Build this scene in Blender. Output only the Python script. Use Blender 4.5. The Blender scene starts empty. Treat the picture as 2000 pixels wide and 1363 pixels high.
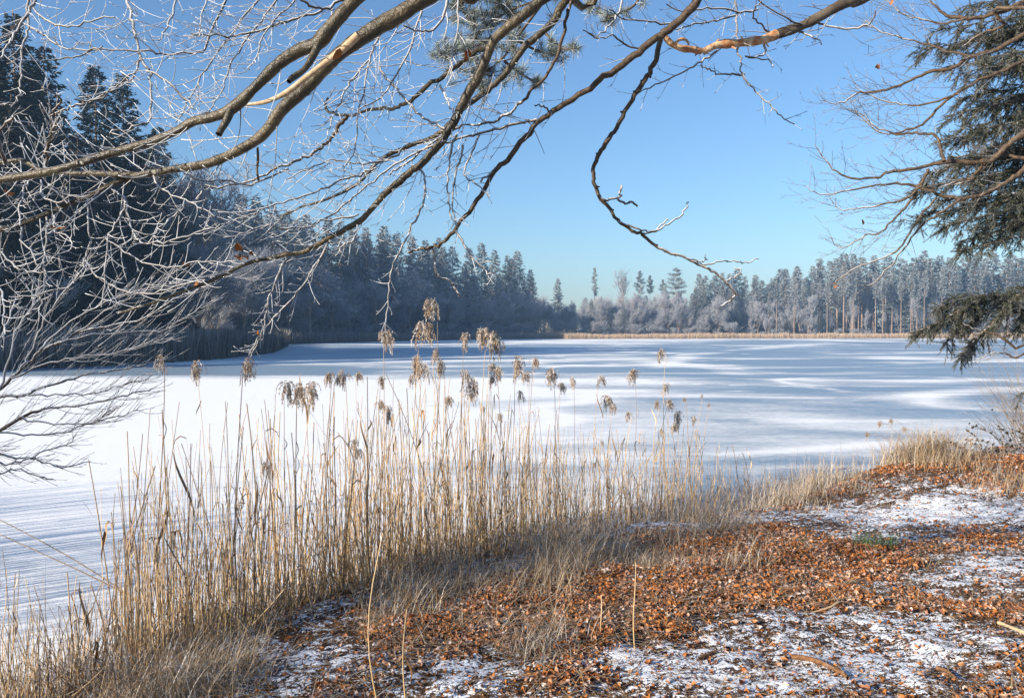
import bpy, math, random
import numpy as np
from mathutils import Vector, Matrix, Quaternion

scene = bpy.context.scene
COL = scene.collection
R = math.radians

# ---------------------------------------------------------------- camera, sky, sun, exposure
CAMZ = 2.5
FPX = 1555.0                      # focal length in photograph pixels (2000 wide)
HORIZ = 645.0
PITCH = math.atan2(681.5 - HORIZ, FPX)
cam_data = bpy.data.cameras.new('camera')
cam_data.sensor_width = 36.0
cam_data.lens = 36.0 * FPX / 2000.0
cam_data.clip_start = 0.05
cam_data.clip_end = 3000
cam = bpy.data.objects.new('camera', cam_data)
COL.objects.link(cam)
cam.location = (0, 0, CAMZ)
cam.rotation_euler = (R(90) - PITCH, 0, 0)
scene.camera = cam

SUN_EL = R(20.0)
SUN_AZ = R(57.0)                  # light travels this far to the right of straight ahead
sd = Vector((math.sin(SUN_AZ) * math.cos(SUN_EL), math.cos(SUN_AZ) * math.cos(SUN_EL), -math.sin(SUN_EL)))
world = bpy.data.worlds.new('World')
scene.world = world
world.use_nodes = True
wn = world.node_tree.nodes
wl = world.node_tree.links
wn.clear()
wout = wn.new('ShaderNodeOutputWorld')
wbg = wn.new('ShaderNodeBackground')
sky = wn.new('ShaderNodeTexSky')
sky.sky_type = 'NISHITA'
sky.sun_disc = False
sky.sun_elevation = SUN_EL
sky.sun_rotation = SUN_AZ + math.pi
sky.altitude = 500
sky.air_density = 1.25
sky.dust_density = 1.2
sky.ozone_density = 5.8
wbg.inputs['Strength'].default_value = 0.105
wl.new(sky.outputs[0], wbg.inputs['Color'])
wl.new(wbg.outputs[0], wout.inputs['Surface'])
sun_data = bpy.data.lights.new('sun', 'SUN')
sun_data.energy = 5.0
sun_data.angle = R(0.53)
sun_data.color = (1.0, 0.885, 0.72)
sun = bpy.data.objects.new('sun', sun_data)
COL.objects.link(sun)
sun.location = (-60, -40, 60)
sun.rotation_euler = sd.to_track_quat('-Z', 'Y').to_euler()

scene.view_settings.view_transform = 'Standard'
scene.view_settings.look = 'None'
scene.view_settings.gamma = 1.0
scene.view_settings.use_curve_mapping = False
scene.view_settings.exposure = 0.86
scene.cycles.use_denoising = True
scene.cycles.max_bounces = 5
scene.cycles.diffuse_bounces = 3
scene.cycles.glossy_bounces = 2
scene.cycles.transmission_bounces = 1
scene.cycles.transparent_max_bounces = 4
scene.cycles.volume_bounces = 0
scene.cycles.caustics_reflective = False
scene.cycles.caustics_refractive = False

rng = np.random.default_rng(11)
rnd = random.Random(5)

# ---------------------------------------------------------------- picture geometry
cp_, sp_ = math.cos(PITCH), math.sin(PITCH)

def ray(u, v):
    a = (u - 1000.0) / FPX
    b = -(v - 681.5) / FPX
    return np.array([a, cp_ + b * sp_, b * cp_ - sp_])

def P(u, v, y):
    d = ray(u, v)
    return np.array([0, 0, CAMZ]) + d * (y / d[1])

def G(u, v, z=0.0):
    d = ray(u, v)
    return np.array([0, 0, CAMZ]) + d * ((z - CAMZ) / d[2])

# ---------------------------------------------------------------- mesh helpers
class Buf:
    def __init__(self):
        self.V, self.T, self.Q, self.A, self.n = [], [], [], {}, 0
    def add(self, V, T=None, Q=None, **attrs):
        V = np.asarray(V, float).reshape(-1, 3)
        m = len(V)
        self.V.append(V)
        if T is not None and len(T):
            self.T.append(np.asarray(T, np.int64).reshape(-1, 3) + self.n)
        if Q is not None and len(Q):
            self.Q.append(np.asarray(Q, np.int64).reshape(-1, 4) + self.n)
        for k, a in attrs.items():
            self.A.setdefault(k, []).append((self.n, np.broadcast_to(np.asarray(a, float), (m,))))
        self.n += m
    def build(self, name, smooth=False):
        me = bpy.data.meshes.new(name)
        V = np.concatenate(self.V) if self.V else np.zeros((0, 3))
        T = np.concatenate(self.T) if self.T else np.zeros((0, 3), np.int64)
        Q = np.concatenate(self.Q) if self.Q else np.zeros((0, 4), np.int64)
        me.vertices.add(len(V))
        me.vertices.foreach_set('co', V.astype(np.float32).ravel())
        nl = T.size + Q.size
        me.loops.add(nl)
        me.loops.foreach_set('vertex_index', np.concatenate([T.ravel(), Q.ravel()]).astype(np.int32))
        me.polygons.add(len(T) + len(Q))
        st = np.concatenate([np.arange(len(T)) * 3, T.size + np.arange(len(Q)) * 4]).astype(np.int32)
        me.polygons.foreach_set('loop_start', st)
        me.update(calc_edges=True)
        if smooth:
            me.polygons.foreach_set('use_smooth', np.ones(len(T) + len(Q), dtype=bool))
        for k, lst in self.A.items():
            at = me.attributes.new(k, 'FLOAT', 'POINT')
            arr = np.zeros(len(V), np.float32)
            for o, a in lst:
                arr[o:o + len(a)] = a
            at.data.foreach_set('value', arr)
        return me

def unit(a):
    return a / np.maximum(np.linalg.norm(a, axis=-1, keepdims=True), 1e-9)

def frames(Pt):
    """Pt (m,n,3) -> tangents, two side vectors."""
    t = np.empty_like(Pt)
    t[:, 1:-1] = Pt[:, 2:] - Pt[:, :-2]
    t[:, 0] = Pt[:, 1] - Pt[:, 0]
    t[:, -1] = Pt[:, -1] - Pt[:, -2]
    t = unit(t)
    avg = unit(Pt[:, -1] - Pt[:, 0] + 1e-6)
    ax = np.argmin(np.abs(avg), axis=1)
    ref = np.eye(3)[ax][:, None, :]
    s = unit(np.cross(t, np.broadcast_to(ref, t.shape)))
    w = np.cross(s, t)
    return t, s, w

def tubes(buf, paths, sides=4, **attrs):
    """paths: list of (pts (n,3), radii (n,), frost scalar or array). Batched by length."""
    groups = {}
    for p in paths:
        groups.setdefault(len(p[0]), []).append(p)
    for n, lst in groups.items():
        Pt = np.array([q[0] for q in lst], float)
        Rr = np.array([np.broadcast_to(q[1], (n,)) for q in lst], float)
        Fr = np.array([np.broadcast_to(q[2] if len(q) > 2 else 0.0, (n,)) for q in lst], float)
        m = len(lst)
        t, s, w = frames(Pt)
        ang = np.arange(sides) * 2 * math.pi / sides
        ca, sa = np.cos(ang), np.sin(ang)
        V = Pt[:, :, None, :] + Rr[:, :, None, None] * (s[:, :, None, :] * ca[None, None, :, None] + w[:, :, None, :] * sa[None, None, :, None])
        idx = np.arange(m * n * sides).reshape(m, n, sides)
        a = idx[:, :-1, :]
        b = idx[:, 1:, :]
        Q = np.stack([a, np.roll(a, -1, 2), np.roll(b, -1, 2), b], -1).reshape(-1, 4)
        at = {'frost': np.repeat(Fr.reshape(-1), sides), 'rad': np.repeat(Rr.reshape(-1), sides)}
        T = None
        if sides == 3:
            T = idx[:, -1, :]
        buf.add(V.reshape(-1, 3), T, Q, **at)
        if sides == 4:
            buf.Q.append(idx[:, -1, :].reshape(-1, 4) + (buf.n - V.size // 3))

def ribbons(buf, paths):
    """flat strips: (pts (n,3), widths (n,), frost, tint)"""
    groups = {}
    for p in paths:
        groups.setdefault(len(p[0]), []).append(p)
    for n, lst in groups.items():
        Pt = np.array([q[0] for q in lst], float)
        W = np.array([np.broadcast_to(q[1], (n,)) for q in lst], float)
        Fr = np.array([np.broadcast_to(q[2], (n,)) for q in lst], float)
        Ti = np.array([np.broadcast_to(q[3], (n,)) for q in lst], float)
        m = len(lst)
        t, s, w = frames(Pt)
        ph = rng.uniform(0, math.pi, m)[:, None, None]
        side = s * np.cos(ph) + w * np.sin(ph)
        V = np.stack([Pt - side * W[..., None] / 2, Pt + side * W[..., None] / 2], 2)
        idx = np.arange(m * n * 2).reshape(m, n, 2)
        Q = np.stack([idx[:, :-1, 0], idx[:, :-1, 1], idx[:, 1:, 1], idx[:, 1:, 0]], -1).reshape(-1, 4)
        buf.add(V.reshape(-1, 3), None, Q, frost=np.repeat(Fr.ravel(), 2), tint=np.repeat(Ti.ravel(), 2))

def spline(pts, per=6):
    """Catmull-Rom through rows of pts (any width)."""
    p = np.asarray(pts, float)
    p = np.vstack([2 * p[0] - p[1], p, 2 * p[-1] - p[-2]])
    out = []
    for i in range(1, len(p) - 2):
        for k in range(per):
            t = k / per
            a, b, c, d = p[i - 1], p[i], p[i + 1], p[i + 2]
            out.append(0.5 * (2 * b + (c - a) * t + (2 * a - 5 * b + 4 * c - d) * t * t + (3 * b - a - 3 * c + d) * t ** 3))
    out.append(p[-2])
    return np.array(out)

def link(name, me, mat=None, parent=None, loc=None):
    if mat is not None and not me.materials:
        me.materials.append(mat)
    o = bpy.data.objects.new(name, me)
    COL.objects.link(o)
    if parent is not None:
        o.parent = parent
    if loc is not None:
        o.location = loc
    return o

def tag(o, label=None, cat=None, group=None, kind=None):
    if label: o['label'] = label
    if cat: o['category'] = cat
    if group: o['group'] = group
    if kind: o['kind'] = kind
    return o

def empty(name, loc=(0, 0, 0), rz=0.0):
    o = bpy.data.objects.new(name, None)
    o.empty_display_size = 0.2
    COL.objects.link(o)
    o.location = loc
    o.rotation_euler = (0, 0, rz)
    return o

def copy_tree(root):
    r = root.copy()
    COL.objects.link(r)
    for ch in root.children:
        c = ch.copy()
        COL.objects.link(c)
        c.parent = r
        for g in ch.children:
            d = g.copy()
            COL.objects.link(d)
            d.parent = c
    return r

# ---------------------------------------------------------------- materials
class Mat:
    def __init__(self, name, rough=0.8, spec=0.3):
        self.m = bpy.data.materials.new(name)
        self.m.use_nodes = True
        self.t = self.m.node_tree
        self.b = self.t.nodes['Principled BSDF']
        self.b.inputs['Roughness'].default_value = rough
        self.b.inputs['Specular IOR Level'].default_value = spec
    def n(self, typ, **kw):
        nd = self.t.nodes.new(typ)
        for k, v in kw.items():
            setattr(nd, k, v)
        return nd
    def put(self, sock, v):
        if isinstance(v, bpy.types.NodeSocket):
            self.t.links.new(v, sock)
        else:
            if sock.type == 'RGBA' and len(v) == 3:
                v = (*v, 1)
            sock.default_value = v
    def attr(self, name):
        return self.n('ShaderNodeAttribute', attribute_name=name).outputs['Fac']
    def objrand(self):
        return self.n('ShaderNodeObjectInfo').outputs['Random']
    def noise(self, scale, detail=4, rough=0.55, vec=None, dims='3D'):
        nd = self.n('ShaderNodeTexNoise')
        nd.inputs['Scale'].default_value = scale
        nd.inputs['Detail'].default_value = detail
        nd.inputs['Roughness'].default_value = rough
        if vec is not None:
            self.put(nd.inputs['Vector'], vec)
        return nd.outputs['Fac']
    def coord(self, scale=(1, 1, 1), which='Object', rot=(0, 0, 0)):
        tc = self.n('ShaderNodeTexCoord')
        mp = self.n('ShaderNodeMapping')
        mp.inputs['Scale'].default_value = scale
        mp.inputs['Rotation'].default_value = rot
        self.t.links.new(tc.outputs[which], mp.inputs['Vector'])
        return mp.outputs['Vector']
    def math(self, op, a, b=0.0, c=None, clamp=False):
        nd = self.n('ShaderNodeMath', operation=op, use_clamp=clamp)
        self.put(nd.inputs[0], a)
        self.put(nd.inputs[1], b)
        if c is not None:
            self.put(nd.inputs[2], c)
        return nd.outputs[0]
    def ramp(self, f, lo, hi, a=0.0, b=1.0, smooth=True):
        nd = self.n('ShaderNodeMapRange', interpolation_type='SMOOTHSTEP' if smooth else 'LINEAR')
        self.put(nd.inputs[0], f)
        for i, v in enumerate((lo, hi, a, b)):
            nd.inputs[i + 1].default_value = v
        return nd.outputs[0]
    def mix(self, f, a, b):
        nd = self.n('ShaderNodeMix', data_type='RGBA')
        self.put(nd.inputs['Factor'], f)
        self.put(nd.inputs[6], a)
        self.put(nd.inputs[7], b)
        return nd.outputs[2]
    def upz(self):
        g = self.n('ShaderNodeNewGeometry')
        s = self.n('ShaderNodeSeparateXYZ')
        self.t.links.new(g.outputs['Normal'], s.inputs[0])
        return s.outputs['Z']
    def color(self, c):
        self.put(self.b.inputs['Base Color'], c)
    def bump(self, h, strength=0.3, dist=0.02):
        nd = self.n('ShaderNodeBump')
        nd.inputs['Strength'].default_value = strength
        nd.inputs['Distance'].default_value = dist
        self.put(nd.inputs['Height'], h)
        self.t.links.new(nd.outputs[0], self.b.inputs['Normal'])

FROST = (0.66, 0.67, 0.69)

def bark_mat(name, c1, c2, scale=30, rough=0.6, spec=0.4, frostk=1.0, bumpd=0.004, frost=FROST, streak=(1, 1, 1)):
    M = Mat(name, rough, spec)
    vec = M.coord(streak)
    nz = M.noise(scale, 5, 0.6, vec)
    base = M.mix(M.ramp(nz, 0.38, 0.62), c1, c2)
    nf = M.noise(scale * 4, 3, 0.6)
    up = M.ramp(M.upz(), -0.6, 0.7, 0.35, 1.1, False)
    f = M.math('MULTIPLY', M.attr('frost'), up)
    f = M.math('ADD', f, M.math('MULTIPLY', M.math('SUBTRACT', nf, 0.5), 0.9))
    f = M.math('MULTIPLY', M.ramp(f, 0.22, 0.55), frostk)
    M.color(M.mix(f, base, frost))
    M.bump(nz, 0.6, bumpd)
    return M.m

def foliage_mat(name, g1, g2, frost, frostk=1.0, rough=0.75):
    M = Mat(name, rough, 0.15)
    base = M.mix(M.attr('tint'), g1, g2)
    r = M.math('MULTIPLY', M.objrand(), 0.35)
    f = M.math('MULTIPLY', M.attr('frost'), M.math('ADD', r, 0.8 * frostk), clamp=True)
    M.color(M.mix(f, base, frost))
    return M.m

def limb_bark():
    """smooth beech bark: olive brown, pale lichen spots, ringed by lenticels, a rime of frost here and there"""
    M = Mat('beech_bark', 0.42, 0.45)
    n1 = M.noise(16, 5, 0.65)
    n2 = M.noise(95, 4, 0.7)
    base = M.mix(M.ramp(n1, 0.35, 0.65), (0.026, 0.020, 0.010), (0.10, 0.075, 0.038))
    vo = M.n('ShaderNodeTexVoronoi')
    vo.inputs['Scale'].default_value = 70
    spot = M.math('MULTIPLY', M.ramp(vo.outputs['Distance'], 0.16, 0.30, 1.0, 0.0), M.ramp(M.noise(9, 3), 0.5, 0.62))
    base = M.mix(M.math('MULTIPLY', spot, 0.75), base, (0.27, 0.27, 0.20))
    base = M.mix(M.ramp(n2, 0.58, 0.7, 0, 0.8), base, (0.022, 0.015, 0.009))
    up = M.ramp(M.upz(), 0.25, 0.95, 0.0, 1.0)
    f = M.math('MULTIPLY', up, M.ramp(M.noise(55, 5, 0.7), 0.52, 0.66))
    f = M.math('MAXIMUM', M.math('MULTIPLY', f, 0.55), M.ramp(M.math('MULTIPLY', M.attr('frost'), n2), 0.2, 0.35))
    M.color(M.mix(f, base, FROST))
    M.bump(M.math('ADD', M.math('MULTIPLY', n2, 0.9), M.math('ADD', n1, spot)), 1.0, 0.014)
    return M.m

MAT = {}
MAT['beech_bark'] = limb_bark()
MAT['twig'] = bark_mat('twig_bark', (0.05, 0.033, 0.02), (0.10, 0.07, 0.045), 60, 0.6, 0.3)
MAT['pale_wood'] = bark_mat('pale_dead_wood', (0.42, 0.29, 0.17), (0.56, 0.42, 0.27), 40, 0.6, 0.3)
MAT['peeled'] = bark_mat('peeling_bark', (0.36, 0.15, 0.06), (0.62, 0.44, 0.26), 22, 0.55, 0.3, 0.8, 0.01)
MAT['dull_brown_bark'] = bark_mat('dull_bark', (0.08, 0.06, 0.045), (0.15, 0.12, 0.09), 8, 0.85, 0.2)  # plain dull brown for trunks, boughs and driftwood
MAT['far_bark'] = bark_mat('far_bark', (0.22, 0.155, 0.115), (0.40, 0.28, 0.20), 3, 0.85, 0.1, 0.6)
MAT['far_twig'] = bark_mat('far_frosted_twigs', (0.075, 0.065, 0.062), (0.12, 0.10, 0.095), 2, 0.9, 0.1, 1.0, 0.0, (0.38, 0.385, 0.41))
MAT['spruce'] = foliage_mat('spruce_needles', (0.010, 0.019, 0.015), (0.030, 0.043, 0.031), (0.38, 0.41, 0.43))
MAT['near_needles'] = foliage_mat('near_spruce_needles', (0.011, 0.017, 0.007), (0.038, 0.043, 0.017), (0.40, 0.40, 0.38), 0.8)
MAT['pine_needles'] = foliage_mat('pine_needles', (0.04, 0.065, 0.035), (0.085, 0.11, 0.06), (0.62, 0.65, 0.66), 1.0)
# ---------------------------------------------------------------- lake outline, ground and ice
def gpx(u, v, z=0.0):
    g = G(u, v, z)
    return (g[0], g[1])

SHORE = [(-44, 9), (-34, 3.5), (-25, 2.4), (-18, 3.0), (-10, 4.0), (-6, 4.6)]
SHORE += [gpx(*q) for q in [(60, 1400), (250, 1290), (450, 1215), (700, 1140), (1000, 1080), (1200, 1045), (1400, 1005), (1550, 972), (1690, 950), (1722, 930), (1790, 905), (1870, 890), (2000, 868)]]
SHORE += [(14.5, 19.5), (20, 22), (30, 28), (40, 40), (55, 60), (80, 90), (120, 140), (170, 200), (190, 235)]
SHORE += [(180, 252), (133, 255), (83, 252), (31, 240), (0, 226), (-20, 203), (-34, 176), (-44, 148), (-47, 132), (-40.5, 124), (-31, 86), (-30.5, 74), (-30, 66), (-34, 53), (-41, 44), (-50, 33), (-52, 20)]
SHORE = np.array(SHORE)

def shore_dist(x, y):
    """signed distance to the lake outline, positive on land"""
    x = np.asarray(x, float).ravel()
    y = np.asarray(y, float).ravel()
    best = np.full(x.shape, 1e9)
    inside = np.zeros(x.shape, bool)
    A = SHORE
    B = np.roll(SHORE, -1, 0)
    for (ax, ay), (bx, by) in zip(A, B):
        dx, dy = bx - ax, by - ay
        t = np.clip(((x - ax) * dx + (y - ay) * dy) / (dx * dx + dy * dy), 0, 1)
        best = np.minimum(best, np.hypot(x - ax - t * dx, y - ay - t * dy))
        c = ((ay > y) != (by > y)) & (x < (bx - ax) * (y - ay) / (by - ay + 1e-12) + ax)
        inside ^= c
    return np.where(inside, -best, best)

def vnoise(x, y, s, seed=0):
    """smooth value noise, numpy"""
    x = np.asarray(x, float) * s + 1000.3 + seed * 17.1
    y = np.asarray(y, float) * s + 1000.7 + seed * 31.7
    xi, yi = np.floor(x).astype(np.int64), np.floor(y).astype(np.int64)
    fx, fy = x - xi, y - yi
    fx = fx * fx * (3 - 2 * fx)
    fy = fy * fy * (3 - 2 * fy)
    def h(i, j):
        k = (i * 374761393 + j * 668265263 + seed * 982451653) & 0x7fffffff
        k = ((k ^ (k >> 13)) * 1274126177) & 0x7fffffff
        return ((k ^ (k >> 16)) & 0xffff) / 65535.0
    return (h(xi, yi) * (1 - fx) + h(xi + 1, yi) * fx) * (1 - fy) + (h(xi, yi + 1) * (1 - fx) + h(xi + 1, yi + 1) * fx) * fy

MOUNDS = [(*G(1960, 915, 0.6)[:2], 1.7, 0.20), (*G(1800, 935, 0.5)[:2], 1.0, 0.10), (*G(1330, 1030, 0.4)[:2], 1.0, 0.05), (*G(1620, 960, 0.3)[:2], 0.8, 0.04)]

def height(x, y):
    x = np.asarray(x, float)
    y = np.asarray(y, float)
    shp = x.shape
    x, y = x.ravel(), y.ravel()
    d = shore_dist(x, y)
    s = np.clip(d / 1.4, 0, 1)
    s = s * s * (3 - 2 * s)
    z = np.where(d > 0, 0.03 + 0.36 * s + 0.05 * np.clip(d - 1.0, 0, 3), np.maximum(-0.6, d * 0.6 - 0.02))
    near = (np.hypot(x, y) < 40) & (d > 0)
    z = z + np.where(near, (vnoise(x, y, 1.1, 3) - 0.5) * 0.10 * s + (vnoise(x, y, 4.0, 4) - 0.5) * 0.035 * s, 0)
    far = np.clip((d - 14) / 60, 0, 1) * (np.hypot(x, y) > 50)
    z = z + far * 2.0 + np.where(far > 0, (vnoise(x, y, 0.05, 8) - 0.5) * 1.2, 0)
    for mx, my, mr, mh in MOUNDS:
        z = z + np.where(d > 0, mh * np.exp(-((x - mx) ** 2 + (y - my) ** 2) / (mr * mr)), 0)
    return z.reshape(shp)

def hz(x, y):
    return float(height(np.array([x]), np.array([y]))[0])

def axis(segs):
    out = []
    for a, b, st in segs:
        out += list(np.arange(a, b - 1e-6, st))
    out.append(segs[-1][1])
    return np.array(out)

gx = axis([(-600, -120, 40), (-120, -40, 5), (-40, -8, 1.6), (-8, -5, 0.2), (-5, -3.2, 0.06), (-3.2, 6.2, 0.027), (6.2, 9, 0.06), (9, 15, 0.15), (15, 60, 2), (60, 220, 5), (220, 600, 38)])
gy = axis([(-600, -60, 45), (-60, -6, 3), (-6, 3, 0.4), (3, 9, 0.027), (9, 13, 0.05), (13, 20, 0.15), (20, 60, 2), (60, 300, 4), (300, 600, 30)])
X, Y = np.meshgrid(gx, gy)
Z = height(X, Y)
D = shore_dist(X, Y).reshape(X.shape)

# where the leaves lie thick and where the snow has stayed, traced on the bank: (u, v, radius across, radius along, weight)
LEAFY = [(1180, 1180, 1.0, .55, .9), (1330, 1150, .9, .5, 1), (1480, 1110, .9, .5, 1), (1620, 1100, .8, .45, 1), (1750, 1085, .8, .4, .9), (1510, 1035, .8, .6, 1),
         (1900, 1200, .55, .35, 1.1), (1960, 1230, .4, .25, 1), (1400, 1180, .7, .3, .9), (1000, 1260, .7, .5, .7), (1250, 1240, .6, .35, .8), (1930, 920, 2.0, 1.2, 1.3), (1800, 940, 1.2, .8, 1),
         (1930, 1050, .7, .5, .7), (850, 1230, .8, .5, .6), (1640, 960, .8, .5, .8), (1350, 1060, .9, .5, .9), (1100, 1120, .9, .5, .7), (700, 1240, 1.0, .5, .5), (1150, 1340, .4, .15, .7), (1500, 1190, .6, .2, .7)]
SNOWY = [(1330, 1320, .6, .3, 1), (1480, 1330, .5, .25, 1), (1600, 1215, .5, .25, 1), (1690, 1300, .5, .25, .7), (1680, 1010, 1.3, .45, 1.1), (1800, 1000, 1.5, .5, .9), (1900, 1150, .6, .4, 1), (1960, 1120, .6, .3, 1),
         (1780, 1160, .5, .3, .6), (1800, 1240, .5, .3, .7), (1600, 1060, .7, .3, .5), (1900, 1000, 1.0, .5, .8), (1850, 1300, .6, .25, .5), (1120, 1200, .6, .4, .6), (900, 1300, .8, .3, .6), (1250, 1300, .4, .2, .6), (620, 1280, .8, .4, .7)]

def field(lst, x, y, z=0.48):
    f = np.zeros_like(x)
    for u, v, rx, ry, w in lst:
        g = G(u, v, z)
        f += w * np.exp(-((x - g[0]) / rx) ** 2 - ((y - g[1]) / ry) ** 2)
    return f

def leafiness(x, y):
    f = 0.8 * field(LEAFY, x, y) - 0.6 * field(SNOWY, x, y)
    return np.clip(f + 1.25 * (vnoise(x, y, 1.7, 21) - 0.52) + 0.9 * (vnoise(x, y, 4.2, 22) - 0.5), 0, 1.2)

snowf = 0.46 + 0.22 * np.clip(field(SNOWY, X, Y), 0, 1.2) - 0.26 * np.clip(field(LEAFY, X, Y), 0, 1.2) + 0.22 * (vnoise(X, Y, 0.9, 31) - 0.5) + 0.25 * (vnoise(X, Y, 3.2, 32) - 0.5)
snowf = np.where(Y > 45, 0.25, np.clip(snowf, 0, 1))
snowf = np.where((np.hypot(X, Y) > 25) & (Y <= 45), 0.35, snowf)
grain = 0.35 * (vnoise(X, Y * 1.3, 7.0, 33) - 0.5) + 0.5 * (vnoise(X * .8, Y * 1.7, 14, 34) - 0.5) + 0.8 * (vnoise(X * .8, Y * 1.5, 27, 35) - 0.5)
nearw = np.clip((22 - np.hypot(X, Y)) / 8, 0, 1)
snowf = snowf + grain * nearw * 0.9
lay = np.clip((snowf - 0.36) / 0.3, 0, 1)
lay = lay * lay * (3 - 2 * lay)
Z = Z + nearw * (D > 0.05) * (0.011 * lay + 0.012 * (vnoise(X, Y, 12, 36) - 0.5))
ny, nx = X.shape
idx = np.arange(nx * ny).reshape(ny, nx)
b = Buf()
b.add(np.stack([X, Y, Z], -1).reshape(-1, 3), None, np.stack([idx[:-1, :-1], idx[:-1, 1:], idx[1:, 1:], idx[1:, :-1]], -1).reshape(-1, 4), snow=snowf.ravel())
M = Mat('bank_soil_and_snow', 0.9, 0.15)
vec = M.coord((1, 1.5, 1))
n1 = M.noise(9, 5, 0.65, vec)
n2 = M.noise(42, 4, 0.62, vec)
n3 = M.noise(4.5, 3, 0.5, vec)
n4 = M.noise(160, 2, 0.5)
s = M.math('ADD', M.attr('snow'), M.math('MULTIPLY', M.math('SUBTRACT', n1, 0.5), 0.35))
s = M.math('ADD', s, M.math('MULTIPLY', M.math('SUBTRACT', n2, 0.5), 3.4))
sm = M.ramp(s, 0.36, 0.56)
soil = M.mix(M.ramp(n2, 0.35, 0.65), (0.05, 0.028, 0.016), (0.15, 0.085, 0.045))
soil = M.mix(M.ramp(n3, 0.45, 0.62, 0, 0.55), soil, (0.17, 0.085, 0.035))
soil = M.mix(M.ramp(n4, 0.56, 0.7, 0, 0.5), soil, (0.30, 0.21, 0.12))
M.color(M.mix(sm, soil, (0.80, 0.82, 0.86)))
hgt = M.math('ADD', M.math('MULTIPLY', sm, 0.55), M.math('MULTIPLY', n2, 0.6))
M.bump(hgt, 0.8, 0.025)
ground = tag(link('ground', b.build('ground', True), M.m), 'leaf strewn bank and forest floor round the lake, dusted with snow', 'ground', kind='structure')

# ice sheet: snow lying on it is traced as drifts, kept as a surface attribute
iy = np.concatenate([np.arange(-4, 4, 1.0), 4 * 1.0175 ** np.arange(0, 242)])
iy = iy[iy < 262]
t = np.linspace(-1, 1, 330)
ix = np.sinh(t * 6.2) / math.sinh(6.2) * 205
IX, IY = np.meshgrid(ix, iy)
yy = np.maximum(IY, 3.0)
U = 1000 + FPX * IX / yy
Vv = HORIZ + FPX * CAMZ / yy

def lerp(v, ks):
    return np.interp(v, [k[0] for k in ks], [k[1] for k in ks])

sn_left = lerp(Vv, [(655, .95), (667, .9), (670, .3), (700, .3), (706, .75), (714, .55), (722, .35), (731, .45), (742, .95), (780, 1.05), (880, .95), (1000, .8), (1400, .75)])
sn_mid = lerp(Vv, [(655, .9), (666, .85), (672, .45), (700, .38), (712, .5), (722, .3), (732, .45), (745, .7), (770, .60), (800, .50), (850, .66), (900, .85), (1000, .8)])
sn_rt = lerp(Vv, [(655, .9), (662, .75), (668, .25), (735, .22), (745, .38), (765, .36), (775, .38), (800, .42), (850, .44), (870, .6), (890, .55), (903, .35), (930, .15), (1000, .2)])
wl_ = np.clip((U - 850) / 250, 0, 1)
wr_ = np.clip((U - 1230) / 200, 0, 1)
wm = np.clip(wl_ - wr_, 0, 1)
sn = sn_left * (1 - wl_) + sn_mid * wm + sn_rt * np.minimum(wr_, wl_)
# grey bare ice patch near the left shore
sn -= 0.55 * np.exp(-((U - 430) / 300) ** 4 - ((Vv - 722) / 10) ** 4) + 0.45 * np.exp(-((U - 60) / 240) ** 4 - ((Vv - 727) / 9) ** 4)
DRIFTS = [([(1280, 721), (1350, 694), (1450, 683), (1560, 674), (1640, 670)], 5, .34), ([(1270, 706), (1340, 711), (1400, 722), (1450, 733), (1600, 741), (1750, 744), (2000, 741)], 7, .42),
          ([(2000, 704), (1860, 704), (1770, 700), (1735, 699)], 11, .55), ([(2100, 760), (1940, 762), (1850, 766), (1755, 775)], 13, .5), ([(1050, 772), (1300, 774), (1600, 777)], 5, .35),
          ([(1440, 888), (1600, 877), (1750, 866), (1900, 860)], 12, .35), ([(1000, 668), (1250, 671), (1500, 676)], 3, .4), ([(1600, 664), (1750, 668), (1900, 672)], 3, .5), ([(750, 706), (1000, 704), (1250, 700)], 4, .35),
          ([(640, 672), (800, 673), (1000, 671)], 3, .4), ([(1010, 689), (1200, 687), (1320, 690)], 2.2, .4), ([(1230, 742), (1400, 738), (1600, 744)], 3, .25), ([(1500, 820), (1700, 824), (1950, 818)], 6, .2)]
for line, w, k in DRIFTS:
    best = np.full(U.shape, 1e9)
    for (ax, ay), (bx, by) in zip(line[:-1], line[1:]):
        dx, dy = (bx - ax) / 14, by - ay
        tt = np.clip((((U - ax) / 14) * dx + (Vv - ay) * dy) / (dx * dx + dy * dy), 0, 1)
        best = np.minimum(best, np.hypot((U - ax) / 14 - tt * dx, Vv - ay - tt * dy))
    sn += k * np.exp(-(best / (w * 0.42)) ** 2)
sn = np.where(IY < 4, 0.75, sn)
wx_ = IX + 9 * (vnoise(IX, IY, 0.06, 46) - .5) + 3 * (vnoise(IX, IY, 0.2, 47) - .5)
wy_ = IY + 10 * (vnoise(IX, IY, 0.05, 48) - .5) + 3 * (vnoise(IX, IY, 0.17, 49) - .5)
cen = np.clip((U - 620) / 250, 0, 1)
sn += (0.25 + 0.45 * cen) * (vnoise(wx_ * 0.3, wy_, 0.30, 41) - 0.5) + 0.3 * (vnoise(wx_ * 0.4, wy_, 0.8, 42) - 0.5) - 0.17 * cen
ridge = 1 - np.abs(vnoise(wx_ * 0.35, wy_, 0.22, 50) - .5) * 2
sn += 0.5 * cen * np.clip((ridge - .86) / .14, 0, 1) ** 2
ny, nx = IX.shape
idx = np.arange(nx * ny).reshape(ny, nx)
b = Buf()
IZ = 0.012 * (vnoise(IX, IY, 0.6, 45) - 0.5)
b.add(np.stack([IX, IY, IZ], -1).reshape(-1, 3), None, np.stack([idx[:-1, :-1], idx[:-1, 1:], idx[1:, 1:], idx[1:, :-1]], -1).reshape(-1, 4), snow=np.clip(sn, 0, 1.3).ravel())
M = Mat('snow_dusted_ice', 0.5, 0.4)
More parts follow.
